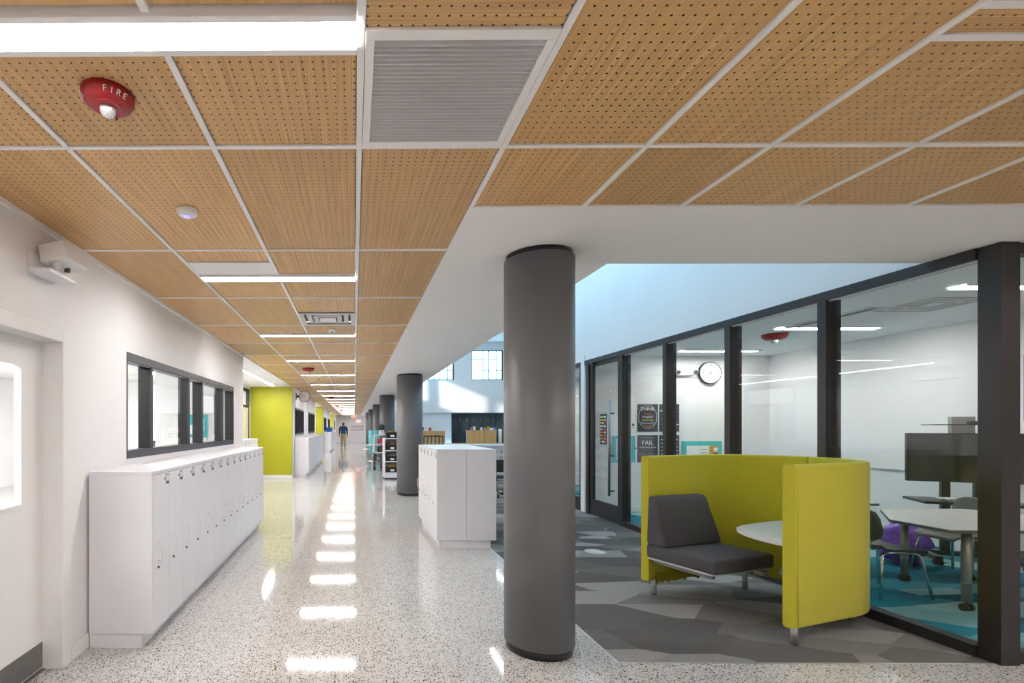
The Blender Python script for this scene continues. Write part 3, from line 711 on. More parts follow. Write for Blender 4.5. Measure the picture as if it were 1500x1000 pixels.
# ------------------------------------------------------------------ walking person
def person(loc, rz):
    V, E, Rr = [], [], []
    def v(x, y, z, r, par=None, ry=None):
        V.append((x, y, z)); Rr.append((r, ry or r))
        if par is not None: E.append((par, len(V)-1))
        return len(V)-1
    pel = v(0, 0, .96, .155, None, .115)
    waist = v(0, .01, 1.10, .145, pel, .105)
    chest = v(0, .02, 1.30, .175, waist, .12)
    sh = v(0, .01, 1.45, .13, chest, .09)
    neck = v(0, .02, 1.53, .055, sh)
    h0 = v(0, .035, 1.60, .080, neck, .088)
    h1 = v(0, .040, 1.69, .090, h0, .102)
    v(0, .030, 1.765, .055, h1, .065)
    v(0, .125, 1.645, .016, h0)                           # nose
    for s, sw in ((-1, .10), (1, -.12)):
        hip = v(s*.085, 0, .90, .105, pel)
        kn = v(s*.085, sw*.9, .50, .080, hip)
        an = v(s*.10, sw*1.2 - (.10 if sw < 0 else 0), .09, .055, kn)
        v(s*.11, sw*1.2 - (.10 if sw < 0 else 0) + .16, .04, .038, an)
        so_ = v(s*.185, .0, 1.42, .075, sh)
        el = v(s*.225, -sw*.35 - .02, 1.14, .058, so_)
        wr = v(s*.235, -sw*.55 + .05, .90, .038, el)
        pa = v(s*.238, -sw*.6 + .07, .83, .036, wr, .022)
        for q in range(4):
            f1 = v(s*(.232 - .004*q), -sw*.6 + .045 + .019*q, .785 - .004*(q in (1, 2)), .0095, pa)
            v(s*(.222 - .004*q), -sw*.6 + .05 + .019*q, .742 - .008*(q in (1, 2)), .0085, f1)
        v(s*.215, -sw*.6 + .115, .80, .0105, pa)          # thumb leaves the side of the palm
    me = bpy.data.meshes.new('person'); me.from_pydata(V, E, [])
    o = bpy.data.objects.new('person', me); COL.objects.link(o)
    sk = o.modifiers.new('skin', 'SKIN'); sk.use_smooth_shade = True
    lay = me.skin_vertices[0].data if me.skin_vertices else None
    if lay is None:
        bpy.context.view_layer.objects.active = o
        bpy.ops.mesh.customdata_skin_add(); lay = me.skin_vertices[0].data
    for k, r in enumerate(Rr): lay[k].radius = r; lay[k].use_root = (k == 0)
    ss = o.modifiers.new('sub', 'SUBSURF'); ss.levels = ss.render_levels = 2
    dg = bpy.context.evaluated_depsgraph_get()
    m2 = bpy.data.meshes.new_from_object(o.evaluated_get(dg)); o.modifiers.clear(); o.data = m2
    m2.name = 'person'
    m2.materials.clear()
    for k in ('navy_cloth', 'khaki_cloth', 'skin', 'hair', 'charcoal'): m2.materials.append(M[k])
    for p in m2.polygons:
        c = p.center; p.use_smooth = True
        if c.z > 1.54: p.material_index = 3 if (c.z > 1.72 or c.y < .03) else 2
        elif c.z > 1.515: p.material_index = 2
        elif abs(c.x) > .175 and c.z < .92: p.material_index = 2
        elif c.z > .97 or (abs(c.x) > .175 and c.z > .9): p.material_index = 0
        elif c.z > .10: p.material_index = 1
        else: p.material_index = 4
    for s in (-1, 1):
        MB().blob((s*.083, .03, 1.665), .012, .022, .032, 0, 1, 1).build('ear', 'skin', o)
    o.location = loc; o.rotation_euler = (0, 0, rz); o.scale = (1.22, 1.2, 1.05)
    tag(o, 'person in navy sweater and khaki trousers walking away down the corridor', 'person')
person((-0.80, 36.6, 0), 0)

# ------------------------------------------------------------------ glass-walled room
def glazed_wall():
    top0, top1, z0 = CEIL - .078, CEIL - .001, .075
    X0, X1 = XG - .02, XG + .075
    corner = [3.18, 3.30]
    t = thing('glass_partition', 'dark-framed full-height glass partition of the room beside the booth', 'glass partition', (0, 0, 0))
    t['kind'] = 'structure'
    MB().box(XG - .005, XG + .115, 3.18, 3.302, 0, CEIL - .001, .002).build('corner_post', 'bronze_frame', t)
    MB().box(X0, X1, 3.302, 8.86, top0, top1).build('head_rail', 'bronze_frame', t)
    MB().box(X0, X1, 3.302, 7.62, 0, z0).build('sill_rail', 'bronze_frame', t)
    MB().box(X0 + .02, X0 + .035, 3.302, 7.62, top0 - .012, top0).build('head_bead', 'silver', t)
    ys = [3.302, 4.40, 5.50, 6.60, 7.67]
    for y in ys[1:]: MB().box(X0 - .005, X1 + .03, y - .068, y + .012, 0, top0).build('mullion', 'bronze_frame', t)
    for k, y in enumerate(ys[:-1]): MB().box(XG + .022, XG + .032, y + .01, ys[k+1] - .066, z0, top0).build('glass_pane', 'glass', t)
    # return of the partition towards the right, along the front of the room
    MB().box(XG + .115, 9.2, 3.205, 3.275, CEIL - .07, CEIL - .001).build('head_rail', 'bronze_frame', t)
    MB().box(XG + .115, 9.2, 3.205, 3.275, 0, .075).build('sill_rail', 'bronze_frame', t)
    for y in (5.3, 6.5, 7.7): MB().box(y - .03, y + .03, 3.20, 3.28, .075, CEIL - .07).build('mullion', 'bronze_frame', t)
    for a, b in ((XG + .115, 5.27), (5.33, 6.47), (6.53, 7.67), (7.73, 9.2)): MB().box(a, b, 3.235, 3.245, .075, CEIL - .07).build('glass_pane', 'glass', t)
    # sliding door
    d = struct('door_3', MB().box(XG + .0, XG + .05, 7.69, 7.78, 0.01, top0).box(XG + .0, XG + .05, 8.60, 8.68, 0.01, top0).box(XG, XG + .05, 7.78, 8.60, .01, .27).box(XG, XG + .05, 7.78, 8.60, top0 - .06, top0), 'bronze_frame', 'tall glass door with dark frame and long steel pull', 'door')
    MB().box(XG + .02, XG + .03, 7.78, 8.60, .27, top0 - .06).build('door_pane', 'glass', d)
    MB().tube([(XG - .07, 7.90, .42), (XG - .07, 7.90, 1.93)], .018, 12).build('pull_bar', 'steel', d)
    for z in (.50, 1.05, 1.72): MB().cyl((XG - .07, 7.90, z), (XG + .01, 7.90, z), .011, n=10).build('standoff', 'black_metal', d)
    MB().box(XG - .02, XG + .06, 8.70, 8.80, 0, top0).build('door_jamb', 'bronze_frame', d)
    MB().box(XG - .04, XG + .02, 8.50, 8.62, top0 - .05, top0 + .01, .004).build('door_closer', 'black_metal', d)
glazed_wall()
def flat_sign(name, label, loc, w, h, mat, lines, cat='poster', side='Y', parent=None, group=None):
    """printed sheet: local X right, local Z up, faces local -Y"""
    t = thing(name, label, cat, loc, 0 if side == 'Y' else R(-90), group)
    MB().box(-w/2, w/2, -.004, 0, 0, h).build('sheet', mat, t)
    for (txt, x, z, sz, m) in lines:
        letters('lettering', txt, sz, m, t, (x, -.005, z), FACE_Y)
    return t
struct('wall_upper', MB().box(XG, XG + .2, 3.5, 13.0, CEIL, 8.8), 'paint', 'tall white upper wall above the glass partition, washed by skylight', 'wall')
struct('wall_room', MB().box(XG - .012, 9.2, 8.87, 9.02, 0, 2.78), 'paint', 'white end wall of the glass room with clock and posters', 'wall')
struct('wall_room', MB().box(7.32, 7.45, 3.29, 8.87, 0, 2.78), 'paint', 'white right-hand wall of the glass room', 'wall')
struct('ceiling_room', MB().box(XG + .1, 9.2, 3.3, 13.0, 2.765, 2.9), 'plaster', 'white ceiling of the glass room', 'ceiling')
struct('baseboard_room', MB().box(XG + .12, 7.32, 8.855, 8.87, 0, .10), 'satin_white', 'white baseboard along the posters wall', 'baseboard')
for k, y in enumerate((4.52, 6.40, 8.30)):
    linear_light('linear_ceiling_light', ['nearest', 'middle', 'farthest'][k] + ' linear ceiling light inside the glass room', 5.40, 6.66, y, .085, .065, 'room_lamp', 2.748, 'lights in the glass room')
# second room past the white pier
t = thing('glass_partition', 'narrow slice of the next glass partition beyond the white pier', 'glass partition'); t['kind'] = 'structure'
MB().box(XG - .0, XG + .08, 9.03, 9.1, 0, 2.59).box(XG, XG + .08, 9.03, 13, 2.595, CEIL - .001).box(XG, XG + .08, 9.1, 13, 0, .24).build('frame', 'bronze_frame', t)
MB().box(XG + .03, XG + .04, 9.1, 13, .24, 2.595).build('glass_pane', 'glass', t)
struct('wall_room', MB().box(XG, 20, 13.0, 13.15, 0, 8.8), 'paint', 'white wall at the end of the second glass room', 'wall')
for k in range(2): linear_light('linear_ceiling_light', 'linear ceiling light inside the second glass room', 5.4, 6.66, 10.0 + 1.9*k, .085, .065, 'room_lamp', 2.748, 'lights in the second glass room')

# things on the room's end wall
YW = 8.868
clock('wall_clock', 'round white wall clock with black rim inside the glass room', (6.246, YW - .046, 2.456), 0, .195, (222, 268))
t = thing('emergency_light', 'white emergency light with two lamp heads on the room wall', 'emergency light', (5.80, YW, 2.36))
MB().box(-.13, .13, -.07, 0, .05, .17, .012, 2).build('housing', 'satin_white', t)
for s in (-1, 1):
    h = MB().cyl((s*.15, -.05, .12), (s*.15, -.11, .10), .036, .045, n=16).build('lamp_head', 'satin_white', t)
    MB().cyl((s*.15, -.112, .0995), (s*.15, -.118, .0985), .034, n=16).build('lamp_lens', 'grey_frame', h)
def scribble(t, w, h, rows, mat, seed):
    rr = random.Random(seed)
    for r in range(rows):
        z = h*.90 - (r + .5)*h*.8/rows; k = -w*.40
        while k < w*.38:
            L = rr.uniform(.02, .06)
            MB().box(k, min(k + L, w*.42), -.006, -.004, z - .008, z + .008).build('printed_stroke', mat, t); k += L + .014
P1 = flat_sign('think_poster', 'chalkboard poster with cloud outline and coloured THINK wording, upper left of four', (5.175, YW, 1.423), .362, .483, 'slate_board',
    [('THINK', 0, .395, .085, 'white_print'), ('True?', 0, .315, .062, 'orange_print'), ('Helpful?', 0, .260, .058, 'white_print'), ('Inspiring?', 0, .205, .056, 'yellow_print'), ('Necessary?', 0, .150, .054, 'sky_print'), ('Kind?', 0, .095, .060, 'orange_print')])
cl = MB()
for k in range(26):
    a = 2*math.pi*k/26; b = 2*math.pi*(k+1)/26
    def pt(a): 
        rr = 1 + .06*abs(math.sin(a*4)); return (math.cos(a)*.155*rr, -.006, .255 + math.sin(a)*.195*rr)
    cl.tube([pt(a), pt(b)], .0035, 5)
cl.build('cloud_outline', 'white_print', P1)
P2 = flat_sign('quote_poster', 'slate poster with thin white lettering, upper right of four', (5.555, YW, 1.423), .35, .483, 'slate_board', []); scribble(P2, .35, .483, 7, 'grey_print', 3)
MB().box(-.165, -.10, -.006, -.004, .36, .375).box(.10, .165, -.006, -.004, .12, .135).build('printed_stroke', 'white_print', P2)
P3 = flat_sign('fail_poster', 'slate poster reading FAIL and TRYING, lower left of four', (5.175, YW, .879), .362, .483, 'slate_board',
    [('YOU ONLY', 0, .43, .048, 'grey_print'), ('FAIL', 0, .345, .110, 'white_print'), ('WHEN YOU STOP', 0, .265, .036, 'white_print'), ('TRYING', 0, .135, .088, 'grey_print')])
P4 = flat_sign('quote_poster', 'slate poster with bold white strokes, lower right of four', (5.555, YW, .879), .35, .483, 'slate_board', []); scribble(P4, .35, .483, 6, 'white_print', 5)
t = thing('teal_notice_board', 'teal-bordered notice board with papers behind the lime booth', 'notice board', (6.12, YW, .70))
MB().box(-.35, .35, -.018, 0, 0, .555, .003).build('border', 'teal_board', t)
MB().box(-.27, .14, -.021, -.017, .06, .475).build('paper', 'white_print', t)
MB().box(.12, .28, -.022, -.018, .06, .475).build('cork_panel', 'cork', t)
for q in range(4): MB().box(-.03, .10, -.0225, -.0205, .40 - .05*q, .41 - .05*q).build('text_line', 'grey_print', t)
for q in range(3): MB().box(.20, .27, -.025, -.021, .38 - .09*q, .44 - .09*q).build('photo', 'slate_board' if q % 2 else 'white_print', t)
t = thing('teal_notice_board', 'teal-edged notice sheet seen through the glass door', 'notice board', (4.75, YW, .88))
MB().box(-.20, .20, -.012, 0, 0, .47).build('border', 'teal_board', t)
MB().box(-.14, .13, -.015, -.011, .04, .43).build('paper', 'sky_print', t)
for q in range(6): MB().box(-.12, .10, -.0165, -.0145, .09 + .055*q, .10 + .055*q).build('text_line', 'grey_print', t)
t = flat_sign('room_plate', 'small white plate with symbol beside the posters', (4.92, YW, 1.45), .10, .14, 'white_print', [], 'sign')
MB().box(-.02, .02, -.006, -.004, .07, .115).build('symbol', 'black_print', t); MB().box(-.03, .03, -.006, -.004, .035, .05).build('text_line', 'grey_print', t)
t = thing('light_switch', 'small grey thermostat knob left of the FAIL poster', 'switch', (4.955, YW, 1.13))
MB().box(-.03, .03, -.008, 0, -.045, .045, .003).build('plate', 'satin_white', t); MB().cyl((0, -.02, 0), (0, -.006, 0), .016, n=16).build('knob', 'grey_frame', t)
# poster stuck to the glass door
t = flat_sign('door_poster', 'narrow colourful poster stuck on the glass door', (XG - .0015 + .02, 8.26, 1.22), .22, .50, 'slate_board', [], side='X')
rr = random.Random(4)
for q in range(9):
    z = .03 + q*.051
    for c in range(3): MB().box(-.095 + c*.066, -.095 + c*.066 + rr.uniform(.035, .06), -.0055, -.0035, z, z + .026).build('printed_stroke', rr.choice(['orange_print', 'yellow_print', 'sky_print', 'white_print', 'lime_print', 'lilac_print', 'red_print']), t)
strobe(5.72, 6.85, 2.765, 'red fire strobe on the white ceiling inside the glass room', False, 1.5)
t = thing('projection_slot', 'square recessed air diffuser in the glass room ceiling', 'air vent', (5.95, 5.2, 2.757))
for s in (1.0, .7, .4): MB().box(-.3*s, .3*s, -.3*s, -.3*s + .03, 0, .01).box(-.3*s, .3*s, .3*s - .03, .3*s, 0, .01).box(-.3*s, -.3*s + .03, -.3*s + .03, .3*s - .03, 0, .01).box(.3*s - .03, .3*s, -.3*s + .03, .3*s - .03, 0, .01).build('cone_ring', 'vent_metal', t)
t = thing('air_slot', 'long slot diffuser in the glass room ceiling', 'air vent', (5.5, 5.9, 2.757))
MB().box(-.08, .08, -.6, .6, 0, .01).build('frame', 'vent_metal', t); MB().box(-.03, .03, -.58, .58, -.003, .002).build('slot', 'vent_dark', t)
# whiteboard on right wall + purple poster seen past the corner post
t = thing('whiteboard', 'wide glossy whiteboard on the right wall of the glass room', 'whiteboard', (7.318, 6.75, .95))
MB().box(-.018, 0, -1.15, 1.15, 0, 1.15).build('board', 'satin_white', t)
MB().box(-.024, 0, -1.17, 1.17, -.02, 0).box(-.024, 0, -1.17, 1.17, 1.15, 1.17).build('frame', 'satin_white', t)
t = thing('lilac_poster', 'lilac poster with yellow notes just right of the corner post', 'poster', (7.317, 5.18, 1.57), R(-90))
MB().box(-.34, .34, -.006, 0, 0, .72).build('sheet', 'lilac_print', t)
for q in range(6): MB().box(-.26, .26, -.009, -.005, .08 + q*.10, .15 + q*.10).build('note', 'yellow_print' if q % 2 else 'orange_print', t)
t = thing('paper_notice', 'white paper notice below the lilac poster', 'notice', (7.317, 5.18, 1.20), R(-90))
MB().box(-.34, .34, -.004, 0, 0, .34).build('sheet', 'white_print', t)
for q in range(4): MB().box(-.28, .05, -.006, -.004, .07 + q*.06, .082 + q*.06).build('text_line', 'grey_print', t)

# ------------------------------------------------------------------ tables, chairs and TV cart in the room
def caster(parent, x, y):
    MB().cyl((x - .035, y, .03), (x - .010, y, .03), .03, n=16).cyl((x + .010, y, .03), (x + .035, y, .03), .03, n=16).cyl((x, y, .03), (x, y, .075), .012, n=8).build('caster', 'rubber', parent)
def activity_table(label, loc, rz, poly, legs, z=.665):
    t = thing('activity_table', label, 'table', loc, rz, 'grey tables in the glass room')
    MB().prism(poly, z, z + .022, .003).build('tabletop', 'table_grey', t)
    MB().prism([(x*1.004, y*1.004) for x, y in poly], z - .006, z + .016).build('edge_band', 'edge_grey', t)
    for (x, y) in legs:
        l = MB().cyl((x, y, .07), (x, y, z - .006), .030, n=20).build('leg', 'leg_grey', t)
        MB().cyl((x, y, .22), (x, y, .235), .032, n=20).build('collar', 'leg_grey', l)
        caster(l, x, y)
    return t
activity_table('grey trapezoid table on casters, just behind the corner post', (5.13, 4.55, 0), 0,
    [(-.36, -.52), (1.0, -.52), (1.3, -.1), (1.0, .53), (.17, .53), (-.35, -.05)], [(-.12, -.42), (.9, -.40), (.25, .38), (.9, .40)], .66)
activity_table('grey table standing behind the lime booth', (4.98, 5.76, 0), R(4),
    [(-.60, -.40), (.62, -.40), (.78, 0), (.62, .40), (-.60, .40)], [(-.48, -.3), (.47, -.3), (-.48, .3), (.47, .3)])
def shell_chair(label, loc, rz, mat='chair_grey', group='shell chairs in the glass room', h=.42, leg='chrome'):
    t = thing('shell_chair', label, 'chair', loc, rz, group)
    def sheet(prof, wid, curv):
        b = MB(); n = 8; top = []; bot = []
        for (y, z, hw, cv, ny, nz) in prof:
            rt, rb = [], []
            for k in range(n + 1):
                u = -1 + 2*k/n
                x = u*hw; d = cv*u*u
                rt.append(b.bm.verts.new((x, y + ny*d, z + nz*d))); rb.append(b.bm.verts.new((x, y + ny*(d - .009), z + nz*(d - .009))))
            top.append(rt); bot.append(rb)
        fs = []
        for i in range(len(prof) - 1):
            for k in range(n):
                fs.append(b.bm.faces.new((top[i][k], top[i][k+1], top[i+1][k+1], top[i+1][k])))
                fs.append(b.bm.faces.new((bot[i][k], bot[i+1][k], bot[i+1][k+1], bot[i][k+1])))
        for i in range(len(prof) - 1):
            fs.append(b.bm.faces.new((top[i][0], top[i+1][0], bot[i+1][0], bot[i][0]))); fs.append(b.bm.faces.new((top[i][n], bot[i][n], bot[i+1][n], top[i+1][n])))
        for i in (0, len(prof) - 1):
            for k in range(n): fs.append(b.bm.faces.new((top[i][k], bot[i][k], bot[i][k+1], top[i][k+1])))
        for q in fs: q.smooth = True
        bmesh.ops.recalc_face_normals(b.bm, faces=fs)
        return b
    # chair faces local +Y
    sheet([(.22, h - .035, .17, .0, 0, 1), (.20, h - .005, .20, .004, 0, 1), (.10, h, .215, .012, 0, 1), (-.08, h - .012, .215, .020, 0, 1), (-.17, h - .005, .205, .024, 0, 1), (-.205, h + .03, .195, .024, .3, .8)], 0, 0).build('seat', mat, t)
    sheet([(-.215, h + .06, .12, .02, 1, .2), (-.225, h + .10, .19, .03, 1, .1), (-.24, h + .18, .215, .035, 1, 0), (-.262, h + .28, .21, .035, 1, 0), (-.275, h + .335, .19, .03, 1, 0), (-.28, h + .36, .13, .02, 1, 0)], 0, 0).build('backrest', mat, t)
    for s in (-1, 1):
        MB().tube([(s*.12, -.20, h - .01), (s*.12, -.225, h + .06), (s*.12, -.25, h + .16)], .009).build('back_support', leg, t)
        MB().tube([(s*.225, .21, 0), (s*.185, .155, h - .06), (s*.175, .13, h - .035), (s*.16, .09, h - .028)], .011).build('leg', leg, t)
        MB().tube([(s*.225, -.24, 0), (s*.185, -.185, h - .06), (s*.175, -.16, h - .035), (s*.16, -.12, h - .028)], .011).build('leg', leg, t)
        MB().tube([(s*.16, .10, h - .028), (s*.155, 0, h - .026), (s*.16, -.13, h - .028)], .011).build('seat_frame', leg, t)
    return t
shell_chair('grey shell chair half hidden behind the lime booth', (4.83, 4.62, 0), R(-90))
shell_chair('grey shell chair tucked in behind the leg of the near table', (6.10, 5.12, 0), R(90))
shell_chair('grey shell chair tucked under the near table by the corner post', (5.73, 4.235, 0), 0.0)
shell_chair('grey shell chair at the rear table, back toward the clock wall', (5.05, 6.40, 0), R(180))
t = tag(MB().blob((0, 0, .22), .22, .17, .23, .45, 2.6, 3, 2).build('plastic_bag', 'purple_film', None, (6.05, 5.56, 0)), 'crumpled purple plastic bag behind the grey tables', 'bag')

def tv_cart():
    L = (6.82, 5.64, 0); rz = R(-28)
    t = thing('tv_cart', 'black rolling stand carrying the television in the glass room', 'tv stand', L, rz)
    for s in (-1, 1): MB().box(s*.13 - .035, s*.13 + .035, .03, .09, .08, 1.40, .003).build('upright', 'black_metal', t)
    MB().box(-.42, .42, -.28, .22, .655, .685, .004).build('shelf', 'black_metal', t)
    MB().box(-.36, -.30, -.35, .35, .05, .10, .004).box(.30, .36, -.35, .35, .05, .10, .004).box(-.30, .30, .02, .10, .05, .10).build('base', 'black_metal', t)
    for x in (-.33, .33):
        for y in (-.32, .32): caster(t, x, y)
    MB().box(-.09, .09, .02, .10, 1.40, 1.62).build('camera_post', 'leg_grey', t)
    MB().box(-.30, .30, -.16, .12, 1.525, 1.535, .002).build('camera_shelf', 'black_metal', t)
    tv = thing('television', 'wide black flat television on the rolling stand', 'television', L, rz)
    MB().box(-.47, .47, -.03, .02, .885, 1.435, .004).build('case', 'black_plastic', tv)
    MB().box(-.46, .46, -.033, -.0305, .895, 1.425).build('screen', 'screen', tv)
    c = thing('conference_camera', 'small dark device on the top shelf of the television stand', 'camera', (L[0], L[1], 1.5355), rz)
    MB().box(.02, .26, -.08, .02, 0, .035, .01, 2).build('body', 'charcoal', c)
    MB().cyl((.2, -.08, .02), (.2, -.09, .02), .012, n=12).build('lens', 'black_metal', c)
    k = []
    rr = random.Random(2)
    for q in range(26):
        a = q*.9; k.append((-.25 + .05*math.cos(a) + q*.006, -.12 + .04*math.sin(a), .693 + .012*(1 + math.sin(q*1.7))))
    cb = tag(MB().tube(k, .005, 6).build('cable_coil', 'white_print', None, L), 'loose coil of cables on the television stand shelf', 'cable')
    cb.rotation_euler = (0, 0, rz)
tv_cart()

# ------------------------------------------------------------------ the lime booth
def booth():
    t = thing('privacy_booth', 'lime green curved privacy booth with grey seat on the carpet', 'booth', (2.60, 4.555, 0), R(19.25))
    s_, r, th = .70, .60, .075
    Z0, Z1 = .125, 1.245
    def path(a0, a1):
        """outer plan line from straight back, round the end, to straight front; parameter along the outline"""
        out = []; L1 = s_ - .0; L2 = math.pi*r; tot = 2*L1 + L2; n = 64
        for k in range(n + 1):
            d = (a0 + (a1 - a0)*k/n)*tot
            if d <= L1: out.append((d, 0, 0, -1))
            elif d <= L1 + L2:
                a = math.pi/2 - (d - L1)/r
                out.append((s_ + r*math.cos(a), -r + r*math.sin(a), -math.cos(a), -math.sin(a)))
            else: out.append((s_ - (d - L1 - L2), -2*r, 0, 1))
        return out
    def prof(z0, z1, th, c):
        pts = []
        for (cx, cz, a0) in ((th - c, z1 - c, 0), (c, z1 - c, 90), (c, z0 + c, 180), (th - c, z0 + c, 270)):
            for q in range(4): a = R(a0 + q*30); pts.append((cx + c*math.cos(a), cz + c*math.sin(a)))
        return pts
    for nm, a0, a1 in (('back_panel', 0.0, .4985), ('front_panel', .5015, 1.0)):
        MB().sweep(path(a0, a1), prof(Z0, Z1, th, .018)).build(nm, 'lime_fabric', t)
    pi_ = path(0, 1)
    # piping seams a little in from each free end
    for x, y in ((.028, .0015), (.028, -2*r - .0015)): MB().tube([(x, y, Z0 + .02), (x, y, Z1 - .02)], .003, 6).build('seam', 'lime_fabric', t)
    # under frame
    for x, y in ((.085, -.06), (.06, -1.16), (1.02, -.22), (1.02, -1.0)):
        MB().cyl((x, y, .004), (x, y, .16), .021, n=20).build('leg', 'silver', t)
    for x, y in ((.085, -.06), (.06, -1.16), (1.02, -.22), (1.02, -1.0)):
        MB().cyl((x, y, 0), (x, y, .006), .023, n=20).build('glide', 'rubber', t)
    MB().box(-.02, .62, -.66, -.09, .335, .353, .003).build('seat_board', 'table_white', t)
    MB().box(.05, .09, -.60, -.08, .29, .335).box(.50, .54, -.60, -.08, .29, .335).box(.50, .56, -.70, -.62, .30, .333, .004).build('seat_rail', 'leg_grey', t)
    c = MB().box(-.045, .635, -.70, -.085, .353, .468, .024, 4)
    for f in c.bm.faces: f.smooth = True
    c.build('seat_cushion', 'grey_fabric', t)
    # backrest: side profile (depth, z), extruded along the seat's width and rounded
    pr = [(-.085, .469), (-.275, .469), (-.265, .52), (-.235, .65), (-.205, .76), (-.190, .84), (-.175, .885), (-.085, .895)]
    b = MB(); x0, x1 = -.045, .655
    lo = [b.bm.verts.new((x0 + (.02 if z > .8 else 0), y, z)) for y, z in pr]; hi = [b.bm.verts.new((x1 - (z - .448)*.16, y, z)) for y, z in pr]
    n = len(pr); fs = [b.bm.faces.new((lo[k], lo[(k+1) % n], hi[(k+1) % n], hi[k])) for k in range(n)] + [b.bm.faces.new(lo[::-1]), b.bm.faces.new(hi)]
    bmesh.ops.recalc_face_normals(b.bm, faces=fs)
    ee = [e for e in b.bm.edges if e.is_manifold and e.calc_face_angle() > R(25)]
    bmesh.ops.bevel(b.bm, geom=ee, offset=.026, segments=4, profile=.5, affect='EDGES')
    for f in b.bm.faces: f.smooth = True
    b.build('back_cushion', 'grey_fabric', t)
    # worktop against the front panel and its lower shelf
    def inner(a0, a1, rad, n=14): return [(s_ + rad*math.cos(R(a0 + (a1-a0)*k/n)), -r + rad*math.sin(R(a0 + (a1-a0)*k/n))) for k in range(n + 1)]
    ri = r - th - .004
    top = [(.10, -2*r + th + .006), (.105, -1.02), (.14, -.87), (.20, -.75), (.28, -.645), (.37, -.575), (.50, -.53), (.72, -.50), (1.0, -.49)]
    top += [p for p in inner(10, -90, ri)]
    MB().prism(top, .655, .682, .005).build('worktop', 'table_white', t)
    low = [(.52, -2*r + th + .006), (.53, -.95), (.60, -.80), (.72, -.68), (.88, -.60), (1.05, -.56)] + inner(2, -90, ri)
    MB().prism(low, .285, .318, .004).build('lower_shelf', 'table_white', t)
    MB().cyl((.85, -.85, .318), (.85, -.85, .655), .035, n=20).build('worktop_post', 'leg_grey', t)
    # loose lining hanging under the panel
    b = MB(); rr = random.Random(8); pts = []
    for k in range(23): pts.append((.06 + k*.028, .128 - rr.uniform(0, .03)))
    up = [b.bm.verts.new((x, -th - .012, .20)) for x, z in pts]; dn = [b.bm.verts.new((x, -th - .012 - rr.uniform(0, .01), z)) for x, z in pts]
    for k in range(len(pts) - 1): b.bm.faces.new((up[k], up[k+1], dn[k+1], dn[k]))
    bmesh.ops.solidify(b.bm, geom=b.bm.faces[:], thickness=.004)
    b.build('lining', 'lime_fabric', t)
booth()
t = thing('floor_outlet', 'round metal floor outlet cover set in the grey carpet', 'floor outlet', (2.905, 6.05, .001))
MB().lathe([(.125, 0), (.125, .004), (.115, .007), (.112, .007)], 40).build('cover_ring', 'silver', t)
MB().lathe([(.105, .005), (.10, .009), (.02, .009)], 40).build('lid', 'vent_metal', t)
MB().box(-.05, .05, -.02, .02, .008, .011, .002).build('latch', 'grid_white', t)

# ------------------------------------------------------------------ atrium shell
RZ = 8.75
def wall_with_openings(name, axis, at, th, a0, a1, z0, z1, ops, label):
    b = MB(); 
    def bx(p, q, u, v):
        if q - p < 1e-4 or v - u < 1e-4: return
        if axis == 'Y': b.box(p, q, at, at + th, u, v)
        else: b.box(at, at + th, p, q, u, v)
    oz0, oz1 = ops[0][2], ops[0][3]
    bx(a0, a1, z0, oz0); bx(a0, a1, oz1, z1); y = a0
    for p, q, _, _ in ops: bx(y, p, oz0, oz1); y = q
    bx(y, a1, oz0, oz1)
    return struct(name, b, 'paint', label, 'wall')
far_ops = [(2.6, 4.4, 5.55, 8.07), (5.85, 8.55, 5.55, 8.07), (10.05, 12.75, 5.55, 8.07), (14.2, 16.9, 5.55, 8.07)]
wall_with_openings('wall_atrium_far', 'Y', 43.0, .3, 1.81, 20, 2.75, RZ, far_ops, 'white upper wall at the far end of the commons with clerestory windows')
win_no = 4
for k, (p, q, z0, z1) in enumerate(far_ops):
    w = tag(MB().box(p, q, 43.05, 43.13, z0, z0 + .07).box(p, q, 43.05, 43.13, z1 - .07, z1).box(p, p + .07, 43.05, 43.13, z0, z1).box(q - .12, q, 42.98, 43.13, z0, z1).build(f'window_{win_no + k}', 'bronze_frame'), ['clerestory window hidden nearest the corridor', 'bright clerestory window left of the pair in the commons', 'bright clerestory window right of the pair in the commons', 'clerestory window farthest right in the commons'][k], 'window', kind='structure')
    for t_ in (.37, .55, .80): MB().box(p + (q-p)*t_ - .03, p + (q-p)*t_ + .03, 43.06, 43.12, z0, z1).build('mullion', 'bronze_frame', w)
    for (t0, t1, zz) in ((0, .37, .70), (.37, .55, .32), (.55, .80, .70), (.80, 1, .32)): MB().box(p + (q-p)*t0, p + (q-p)*t1, 43.06, 43.12, z0 + (z1-z0)*zz - .03, z0 + (z1-z0)*zz + .03).build('transom', 'bronze_frame', w)
    MB().box(p, q, 43.09, 43.095, z0, z1).build('pane', 'clear_glass', w)
left_ops = [(4.2 + 5.6*k, 8.9 + 5.6*k, 5.55, 8.07) for k in range(7)]
wall_with_openings('wall_atrium_left', 'X', 1.61, .2, 3.4, 43.2, CEIL + .1, RZ, left_ops, 'white clerestory wall above the soffit')
for k, (p, q, z0, z1) in enumerate(left_ops):
    w = tag(MB().box(1.68, 1.74, p, q, z0, z0 + .06).box(1.68, 1.74, p, q, z1 - .06, z1).box(1.68, 1.74, p, p + .06, z0, z1).box(1.68, 1.74, q - .06, q, z0, z1).build(f'window_{win_no + 6 + k}', 'bronze_frame'), f'{ORD[k]} clerestory window above the soffit, facing the upper wall', 'window', kind='structure')
    MB().box(1.69, 1.73, (p+q)/2 - .03, (p+q)/2 + .03, z0, z1).build('mullion', 'bronze_frame', w)
